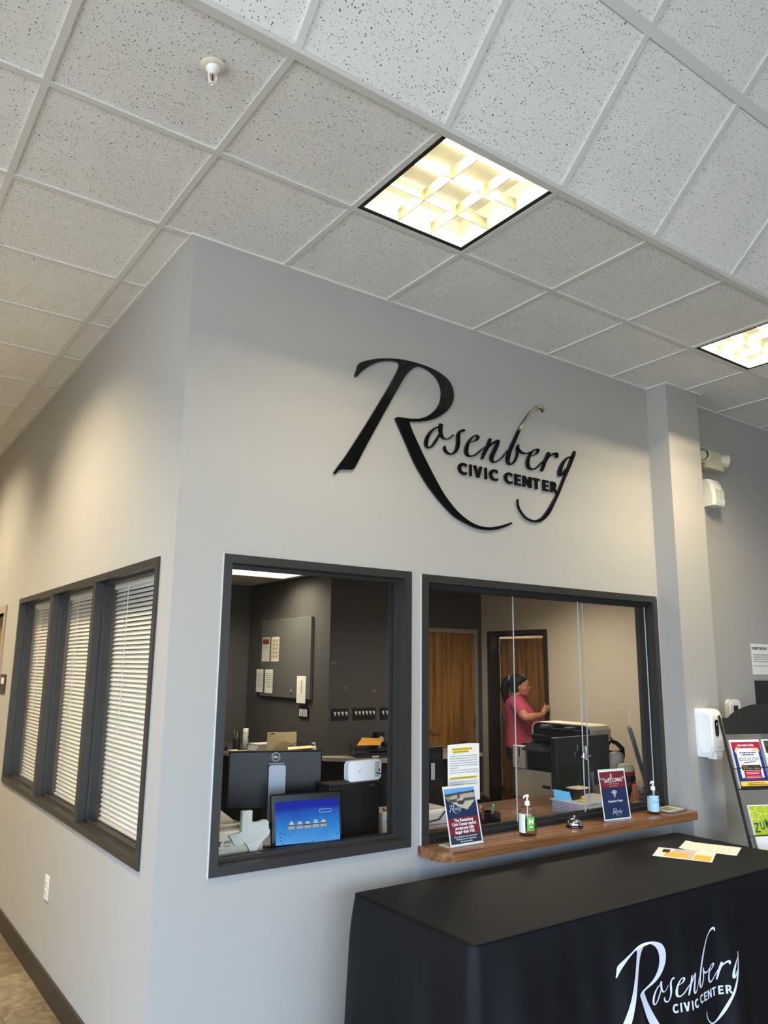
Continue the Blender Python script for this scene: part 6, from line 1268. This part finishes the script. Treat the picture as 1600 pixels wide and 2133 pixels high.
# ---- copier
t = thing('copier', 'large cream and black office copier in front of the woman', 'copier', (4.10, 1.62, 0), 0)
CR = mat('copier cream', (218, 206, 184), .4); CB = mat('copier black', (20, 21, 23), .32); CN = mat('copier dark panel', (28, 31, 38), .2)
g = G(); g.box(-.10, .30, -.235, .45, .0, .80, .008); g.obj('lower_cabinet', CR, t)
for z0, z1 in ((.08, .30), (.31, .55), (.56, .80)):
    d = G().box(-.118, -.10, -.228, .44, z0 + .004, z1 - .004, .004).obj('drawer', CR, t)
    G().prism(rrect(.02, .11, (z0 + z1) / 2 - .012, (z0 + z1) / 2 + .012, .008), .1185, .121, lambda y, z, h: (-h, y, z)).obj('handle_label', INK, d)
g = G(); g.box(-.10, .30, -.235, .45, .80, 1.0, .006); g.obj('engine', CB, t)
g = G(); g.box(-.125, -.095, .30, .45, .805, .995, .004); g.obj('front_panel', CR, t)
g = G(); g.box(-.127, -.124, .365, .38, .90, .98); g.obj('power_slot', INK, t)
g = bars([(0, .05, .0, .005), (0, .05, -.012, .005), (0, .04, -.024, .005)], 0); o_ = g.obj('warning_print', mat('dull red print', (176, 120, 104), .7), t); o_.rotation_euler = (0, 0, -PI / 2); o_.location = (-.1265, .41, .87)
G().box(-.112, -.098, -.228, .29, .83, .965, .004).obj('front_door', CN, t)
g = G(); g.box(-.05, .29, -.235, .40, 1.0, 1.012); g.obj('output_tray', BLACK, t)
g = G(); g.box(.10, .30, .20, .40, 1.0, 1.06); g.box(.18, .30, -.235, .40, 1.0, 1.06); g.obj('scanner_support', CB, t)
g = G(); g.loft([[(-.16, .0, .965), (-.16, .30, .965), (-.02, .30, 1.03), (-.02, .0, 1.03)], [(-.165, .0, .975), (-.165, .30, .975), (-.02, .30, 1.045), (-.02, .0, 1.045)]]); g.obj('touch_panel', CN, t)
g = G(); g.box(-.06, .30, -.31, .28, 1.05, 1.10, .006); g.obj('scanner_bed', CB, t)
hs = [(-.36, 1.10), (-.36, 1.165), (-.34, 1.192), (-.30, 1.20), (.20, 1.20), (.25, 1.19), (.272, 1.16), (.275, 1.10)]
g = G(); g.prism(hs, -.035, .19, lambda y, z, h: (h, y, z)); g.obj('feeder_side', CB, t)
hs2 = [(-.375, 1.10), (-.375, 1.170), (-.352, 1.200), (-.305, 1.209), (.205, 1.209), (.262, 1.198), (.287, 1.165), (.290, 1.06), (.280, 1.06), (.277, 1.16), (.255, 1.19), (.20, 1.2005), (-.30, 1.2005), (-.34, 1.1925), (-.3605, 1.165), (-.3605, 1.10)]
g = G(); g.prism(hs2, -.045, .20, lambda y, z, h: (h, y, z)); g.obj('feeder_cover', CR, t)
g = G(); g.box(-.10, -.03, -.30, .12, 1.11, 1.15, .004); g.box(-.11, -.03, -.36, .16, 1.155, 1.165); g.obj('feeder_tray', BLACK, t)
g = G(); g.box(-.12, -.04, .04, .12, 1.166, 1.188, .004); g.box(-.12, -.04, -.22, -.15, 1.166, 1.188, .004); g.obj('paper_guide', mat('grey guide', (96, 98, 98), .4), t)
# ---- steamer with black handle, toys and clutter further along
t = thing('handheld_appliance', 'white appliance with a big black loop handle beside the copier', 'appliance', (3.72, .76, WZ), math.radians(-10))
G().lathe([(0, 0), (.075, 0), (.078, .02), (.070, .13), (.066, .15)], 24).obj('base', mat('dark tinted base', (52, 50, 46), .3), t, smooth=50)
G().lathe([(.066, .15), (.070, .16), (.066, .25), (.05, .265), (0, .27)], 24).obj('body', WHITE, t, smooth=50)
G().tube([(-.062, 0, .25), (-.06, 0, .315), (-.03, 0, .345), (.03, 0, .325), (.08, 0, .285), (.086, 0, .24), (.078, 0, .20)], [.013, .014, .015, .016, .017, .014, .010], 10).obj('handle', BLACK, t, smooth=60)
G().tube([(-.05, 0, .27), (-.02, 0, .262), (.04, 0, .262), (.074, 0, .27)], .011, 8).obj('handle', BLACK, t, smooth=60)
t = thing('plush_toy', 'small plush cap in cream, red and black on the counter beside the dark stand-in panel', 'plush', (3.64, .60, WZ))
g = G(); g.lathe([(0, .13), (.05, .135), (.058, .165), (.045, .195), (.02, .205), (0, .206)], 20, sx=1.2); g.obj('cream_top', mat('cream plush', (224, 210, 180), .9), t, smooth=60)
for k, (c, z, r) in enumerate([((160, 40, 38), .115, .056), ((24, 24, 34), .08, .060), ((150, 44, 44), .055, .058), ((30, 30, 42), .0, .062)]): G().lathe([(0, z), (r, z), (r + .003, z + .02), (r - .004, z + .055), (0, z + .055)], 20, sx=1.15).obj('band', mat('plush band %d' % k, c, .9), t, smooth=60)
for k, (x, y, r, h, c, lb) in enumerate([(3.52, .44, .030, .09, (214, 120, 60), 'small orange figurine among the clutter behind the welcome sign'), (3.58, .38, .026, .07, (206, 206, 210), 'small shiny grey trinket among the clutter behind the welcome sign'), (3.66, .44, .028, .14, (210, 180, 60), 'small yellow figurine, tallest among the clutter behind the welcome sign'), (3.46, .34, .026, .05, (70, 80, 84), 'small dark trinket nearest the welcome sign')]):
    t = thing('trinket', lb, 'trinket', (x, y, WZ), .4 * k, 'trinkets on the service counter')
    G().lathe([(0, 0), (r, 0), (r * .8, h * .4), (r * .55, h * .55), (r * .7, h * .75), (r * .4, h), (0, h)], 14).obj('body', mat('trinket %d' % k, c, .35), t, smooth=60)
t = thing('cable_tangle', 'loose grey and black cables on the counter behind the pale blue bottle', 'cables', (3.42, .20, WZ))
for k in range(7):
    r_ = random.Random(k); pts = [(r_.uniform(-.10, .10), r_.uniform(-.03, .08), r_.uniform(.004, .11)) for _ in range(6)]
    pp = []
    for i in range(len(pts) - 1):
        for q in range(4): pp.append(Vector(pts[i]).lerp(Vector(pts[i + 1]), q / 4) + Vector((0, 0, .01 * math.sin(q * PI / 4))))
    G().tube(pp, .0035, 6).obj('cable', (BLACKM, STEEL, GREYINK)[k % 3], t, smooth=60)
t = thing('computer_mouse', 'pale grey computer mouse hanging beside the cables behind the pale blue bottle', 'mouse', (3.24, .20, WZ), 0)
g = G(); g.lathe([(0, 0), (.028, .002), (.034, .012), (.028, .026), (.012, .033), (0, .034)], 20, sy=1.7); g.obj('shell', mat('pale grey mouse', (184, 182, 172), .4), t, smooth=60)
G().box(-.003, .003, -.045, -.015, .026, .034, .002).obj('wheel', INK, t)
t = thing('standin_panel', 'dark upright stand-in panel seen nearly edge-on beside the service window frame', 'display', (3.865, .585, WZ), math.radians(40))  # plain leaning panel standing in for a tall dark shape beside the jamb
pn = G().box(-.13, .13, -.012, .014, .03, .46, .006).obj('panel', mat('blue black panel', (38, 42, 48), .25), t); pn.rotation_euler = (math.radians(-14), 0, 0)
G().box(-.10, .10, -.06, .08, 0, .014, .004).obj('base', BLACK, t)
# ================================================================ the woman at the doorway
person = thing('person', 'woman in a pink short-sleeved shirt with a dark ponytail holding the door frame', 'person', (5.250, 3.255, 0), math.radians(-46.2))
SKIN = mat('tan skin', (176, 116, 84), .5, spec=.4)
def ering(xc, yc, z, a, b, n=28, tilt=0.0): return [(xc + a * math.cos(2 * PI * k / n), yc + b * math.sin(2 * PI * k / n), z + tilt * a * math.cos(2 * PI * k / n)) for k in range(n)]
def smooth_path(P, n=4):
    out = []
    for i in range(len(P) - 1):
        p0, p1, p2, p3 = (Vector(P[max(0, min(len(P) - 1, i + k))]) for k in (-1, 0, 1, 2))
        for q in range(n):
            u = q / n; out.append(0.5 * ((2 * p1) + (p2 - p0) * u + (2 * p0 - 5 * p1 + 4 * p2 - p3) * u * u + (3 * p1 - p0 - 3 * p2 + p3) * u ** 3))
    out.append(Vector(P[-1])); return out
def limb(g, P, n=14, sub=5):
    pts = smooth_path([p[:3] for p in P], sub); m = len(P) - 1; rad = []
    for i in range(len(pts)):
        u = i / sub; k = min(int(u), m - 1); f = u - k; rad.append(P[k][3] * (1 - f) + P[k + 1][3] * f)
    # rounded ends
    d0 = (pts[0] - pts[1]).normalized(); d1 = (pts[-1] - pts[-2]).normalized()
    pts = [pts[0] + d0 * rad[0] * .8, pts[0] + d0 * rad[0] * .5] + pts + [pts[-1] + d1 * rad[-1] * .5, pts[-1] + d1 * rad[-1] * .8]
    rad = [rad[0] * .45, rad[0] * .82] + rad + [rad[-1] * .82, rad[-1] * .45]
    g.tube(pts, rad, n)
def fused(g, name, m, parent, vox, smooth_it=3):
    o = g.obj(name, m, None)
    r = o.modifiers.new('r', 'REMESH'); r.mode = 'VOXEL'; r.voxel_size = vox; r.use_smooth_shade = True
    s = o.modifiers.new('s', 'SMOOTH'); s.factor = .5; s.iterations = smooth_it
    bpy.context.view_layer.update()
    me = bpy.data.meshes.new_from_object(o.evaluated_get(bpy.context.evaluated_depsgraph_get()))
    o.modifiers.clear(); old = o.data; o.data = me; bpy.data.meshes.remove(old); me.name = name
    for p in me.polygons: p.use_smooth = True
    o.parent = parent
    return o
g = G()
# torso
g.loft([ering(.02, 0, .74, .15, .185), ering(.03, 0, .84, .16, .19), ering(.045, 0, 1.0, .165, .18), ering(.03, 0, 1.1, .15, .175), ering(.0, 0, 1.2, .14, .175), ering(-.025, 0, 1.28, .11, .165), ering(-.025, 0, 1.33, .075, .11), ering(-.01, 0, 1.37, .055, .06), ering(.012, 0, 1.42, .05, .05)])
# head: jaw, cheeks, skull
g.loft([ering(.060, 0, 1.362, .030, .030), ering(.052, 0, 1.372, .058, .046), ering(.045, 0, 1.395, .074, .060), ering(.036, 0, 1.425, .086, .069), ering(.030, 0, 1.46, .092, .074), ering(.025, 0, 1.50, .096, .077), ering(.020, 0, 1.54, .092, .073), ering(.012, 0, 1.57, .074, .060), ering(.008, 0, 1.588, .045, .038)])
limb(g, [(.112, 0, 1.478, .010), (.124, 0, 1.462, .011), (.133, 0, 1.446, .013)], 10)            # nose
limb(g, [(.116, -.014, 1.441, .009), (.116, .014, 1.441, .009)], 8)
limb(g, [(.112, -.018, 1.418, .008), (.119, 0, 1.419, .009), (.112, .018, 1.418, .008)], 8)       # lips
limb(g, [(.110, -.016, 1.408, .008), (.117, 0, 1.407, .009), (.110, .016, 1.408, .008)], 8)
limb(g, [(.098, -.012, 1.378, .018), (.102, 0, 1.376, .020), (.098, .012, 1.378, .018)], 10)      # chin
limb(g, [(.104, -.045, 1.495, .010), (.112, -.02, 1.500, .010), (.112, .02, 1.500, .010), (.104, .045, 1.495, .010)], 8)  # brow
for s in (-1, 1):
    limb(g, [(.082, s * .046, 1.44, .020), (.06, s * .058, 1.44, .020)], 10)                      # cheeks
    g.lathe([(0, -.006), (.014, -.006), (.018, 0), (.014, .006), (0, .006)], 14, sy=1.6, M=Matrix.Translation((.012, s * .076, 1.455)) @ Matrix.Rotation(s * .35, 4, 'Z') @ Matrix.Rotation(PI / 2, 4, 'X'))  # ears
# near arm reaching forward to the frame
limb(g, [(-.025, -.165, 1.285, .062), (.03, -.255, 1.215, .056), (.075, -.315, 1.150, .048), (.112, -.298, 1.145, .046), (.165, -.235, 1.155, .040), (.225, -.165, 1.165, .030), (.255, -.128, 1.172, .027)], 16)
# hand on the frame edge: palm rises from the wrist, fingers curl round
limb(g, [(.252, -.128, 1.165, .026), (.272, -.106, 1.195, .030), (.286, -.092, 1.228, .030)], 12)
for k, (dz, L_) in enumerate(((.036, .95), (.018, 1.06), (-.001, 1.0), (-.020, .82))):
    b = Vector((.283, -.098, 1.222 + dz)); limb(g, [(*b, .0105), (*(b + Vector((.026, .004, .008)) * L_), .0098), (*(b + Vector((.046, .022, .006)) * L_), .0090), (*(b + Vector((.050, .046, -.002)) * L_), .0080)], 10, 4)
limb(g, [(.268, -.088, 1.195, .013), (.275, -.055, 1.222, .0115), (.284, -.036, 1.262, .0100), (.290, -.030, 1.288, .0085)], 10, 4)   # thumb up along the frame
# far arm hanging
limb(g, [(-.025, .165, 1.285, .060), (-.035, .225, 1.16, .052), (-.04, .25, 1.03, .044), (.0, .25, .90, .036), (.04, .245, .80, .027)], 16)
limb(g, [(.04, .245, .80, .026), (.055, .243, .755, .032), (.062, .242, .72, .028)], 12)
for k, dy in enumerate((-.026, -.009, .009, .026)): limb(g, [(.064, .243 + dy, .715, .0098), (.070, .242 + dy, .68, .0090), (.066, .240 + dy, .648 + .006 * abs(k - 1), .0078)], 8, 3)
limb(g, [(.062, .215, .765, .012), (.082, .198, .735, .0105), (.092, .195, .708, .009)], 8, 3)
# legs and feet
for s in (-1, 1):
    limb(g, [(0, s * .092, .80, .098), (.01, s * .095, .62, .082), (.012, s * .096, .46, .060), (-.01, s * .097, .30, .054), (-.02, s * .098, .10, .036), (-.018, s * .098, .06, .038)], 16)
    limb(g, [(-.04, s * .098, .045, .036), (.05, s * .105, .042, .036), (.14, s * .112, .032, .026)], 12)
body = fused(g, 'body', SKIN, person, .0058, 4)
# eyes
for s in (-1, 1):
    e = G().lathe([(0, -.008), (.008, -.005), (.010, 0), (.008, .005), (0, .008)], 12, at=(.103, s * .032, 1.474)); e.obj('eye', mat('dark eye', (36, 26, 22), .2), person, smooth=60)
    limbg = G(); limb(limbg, [(.113, s * .016, 1.497, .004), (.112, s * .034, 1.502, .0045), (.102, s * .050, 1.497, .003)], 8); limbg.obj('eyebrow', mat('near black hair', (16, 13, 12), .6, spec=.3), person, smooth=60)
lp = G(); limb(lp, [(.116, -.019, 1.4145, .0055), (.1255, 0, 1.4135, .0065), (.116, .019, 1.4145, .0055)], 8); lp.obj('lips', mat('lip colour', (142, 70, 66), .45), person, smooth=60)
# hair
HAIR = mat('near black hair', (16, 13, 12), .6, spec=.3)
g = G()
g.loft([ering(-.028, 0, 1.40, .050, .064), ering(-.022, 0, 1.44, .070, .078), ering(-.008, 0, 1.48, .090, .085), ering(.008, 0, 1.52, .100, .086), ering(.014, 0, 1.55, .096, .080), ering(.012, 0, 1.58, .078, .064), ering(.008, 0, 1.602, .048, .040)])
limb(g, [(-.085, 0, 1.545, .034), (-.115, 0, 1.540, .038), (-.142, 0, 1.49, .044), (-.150, 0, 1.42, .046), (-.142, 0, 1.35, .040), (-.135, 0, 1.30, .026), (-.13, 0, 1.27, .012)], 14)
hair = fused(g, 'hair', HAIR, person, .006, 3)
G().lathe([(.030, -.010), (.037, -.006), (.037, .006), (.030, .010)], 18, M=Matrix.Translation((-.098, 0, 1.545)) @ Matrix.Rotation(PI / 2, 4, 'Y')).obj('hair_tie', mat('grey hair tie', (120, 120, 128), .4), hair, smooth=60)
# shirt
g = G()
def bumpy(r, z): return [(x + .012 * max(0, math.cos(2 * PI * k / 28)) * math.exp(-((z - 1.17) / .07) ** 2), y, zz) for k, (x, y, zz) in enumerate(r)]
rr = [(.036, .795, .184, .214), (.040, .86, .190, .214), (.048, .94, .194, .208), (.050, 1.02, .192, .200), (.036, 1.10, .178, .194), (.014, 1.18, .162, .192), (-.010, 1.25, .140, .186), (-.025, 1.30, .115, .168), (-.026, 1.335, .088, .120), (-.016, 1.360, .067, .075), (-.012, 1.372, .060, .064)]
g.loft([bumpy(ering(xc, 0, z, a, b, 28, -.12 if z < .8 else 0), z) for xc, z, a, b in rr])
limb(g, [(-.025, -.155, 1.288, .074), (.008, -.218, 1.245, .071), (.036, -.262, 1.200, .068)], 16)
limb(g, [(-.025, .155, 1.288, .074), (-.032, .205, 1.21, .070), (-.038, .235, 1.13, .064)], 16)
SH = mat('raspberry cotton', (176, 72, 92), .85, spec=.2, bump=.2, bscale=60)
shirt = fused(g, 'shirt', SH, person, .007, 3)
tor = G(); tor.tube([(p[0], p[1], p[2]) for p in ering(-.004, 0, 1.366, .066, .068, 24, .25)] + [ering(-.004, 0, 1.366, .066, .068, 24, .25)[0]], .006, 8, cap=False); tor.obj('collar', mat('darker raspberry', (138, 40, 60), .85), shirt, smooth=60)
# trousers and shoes
g = G()
g.loft([ering(.015, 0, .70, .165, .198), ering(.025, 0, .78, .170, .206), ering(.032, 0, .84, .172, .206)])
for s in (-1, 1): limb(g, [(0, s * .092, .74, .108), (.01, s * .095, .62, .094), (.012, s * .096, .46, .074), (-.008, s * .097, .30, .066), (-.018, s * .098, .13, .060), (-.018, s * .098, .10, .060)], 16)
fused(g, 'trousers', mat('black trousers', (24, 23, 25), .8), person, .008, 3)
for s in (-1, 1):
    g = G(); limb(g, [(-.045, s * .098, .047, .045), (.05, s * .105, .045, .045), (.145, s * .112, .036, .034)], 14); fused(g, 'shoe', mat('dark shoe', (30, 28, 28), .5), person, .008, 2)
# ================================================================ light, camera
w = bpy.data.worlds.new('sky'); S.world = w; w.use_nodes = True
nt = w.node_tree; bg = nt.nodes['Background']
tc = nt.nodes.new('ShaderNodeTexCoord'); sx = nt.nodes.new('ShaderNodeSeparateXYZ'); nt.links.new(tc.outputs['Generated'], sx.inputs[0])
cr = nt.nodes.new('ShaderNodeValToRGB'); cr.color_ramp.elements[0].position = 0.0; cr.color_ramp.elements[0].color = (.65, .81, 1.0, 1)
cr.color_ramp.elements[1].position = .8; cr.color_ramp.elements[1].color = (.34, .58, 1.0, 1)
nt.links.new(sx.outputs['Z'], cr.inputs[0]); nt.links.new(cr.outputs[0], bg.inputs['Color'])
bg.inputs['Strength'].default_value = SKY
def portal(name, loc, rot, sx_, sy_):
    l = bpy.data.lights.new(name, 'AREA'); l.shape = 'RECTANGLE'; l.size = sx_; l.size_y = sy_; l.cycles.is_portal = True
    o = bpy.data.objects.new(name, l); COL.objects.link(o); o.location = loc; o.rotation_euler = rot
sl = bpy.data.lights.new('sun', 'SUN'); sl.energy = SUN; sl.angle = .01; sl.color = (1.0, .92, .80)
so = bpy.data.objects.new('sun', sl); COL.objects.link(so); so.rotation_euler = (math.radians(-24), math.radians(8), 0)
portal('storefront_portal', (-1.2, -6.12, (HEAD + .08) / 2), (-PI / 2, 0, PI), 7.0, HEAD - .08)
portal('side_glazing_portal', (-5.12, -3.025, (HEAD2 + .08) / 2), (0, -PI / 2, 0), HEAD2 - .08, 5.55)
arealight('back_room_lamp', (RX + .8, 3.4, 2.6), .5, .5, 22, (1.0, .84, .6), 3.1)

cam = bpy.data.cameras.new('camera'); co = bpy.data.objects.new('camera', cam); COL.objects.link(co)
cam.sensor_fit = 'VERTICAL'; cam.sensor_height = 36.0; cam.lens = 36.0 * CAM_F / 2133.0
yaw, pit, rol = CAM_A
f = Vector((math.sin(yaw) * math.cos(pit), math.cos(yaw) * math.cos(pit), math.sin(pit)))
r = Vector((math.cos(yaw), -math.sin(yaw), 0)); u = r.cross(f)
r2 = math.cos(rol) * r + math.sin(rol) * u; u2 = -math.sin(rol) * r + math.cos(rol) * u
co.matrix_world = Matrix(((r2.x, u2.x, -f.x, CAM_P[0]), (r2.y, u2.y, -f.y, CAM_P[1]), (r2.z, u2.z, -f.z, CAM_P[2]), (0, 0, 0, 1)))
cam.clip_start = .05; cam.clip_end = 200
S.camera = co
S.view_settings.view_transform = 'Standard'; S.view_settings.look = 'None'; S.view_settings.gamma = 1.0; S.view_settings.use_curve_mapping = False
S.view_settings.exposure = EXPO
c = S.cycles
c.use_denoising = True
try: c.denoiser = 'OPENIMAGEDENOISE'; c.denoising_input_passes = 'RGB_ALBEDO_NORMAL'
except Exception: pass
c.max_bounces = 10; c.diffuse_bounces = 5; c.glossy_bounces = 4; c.transmission_bounces = 6; c.transparent_max_bounces = 24
c.sample_clamp_indirect = 6.0; c.caustics_reflective = False; c.caustics_refractive = False; c.blur_glossy = .5
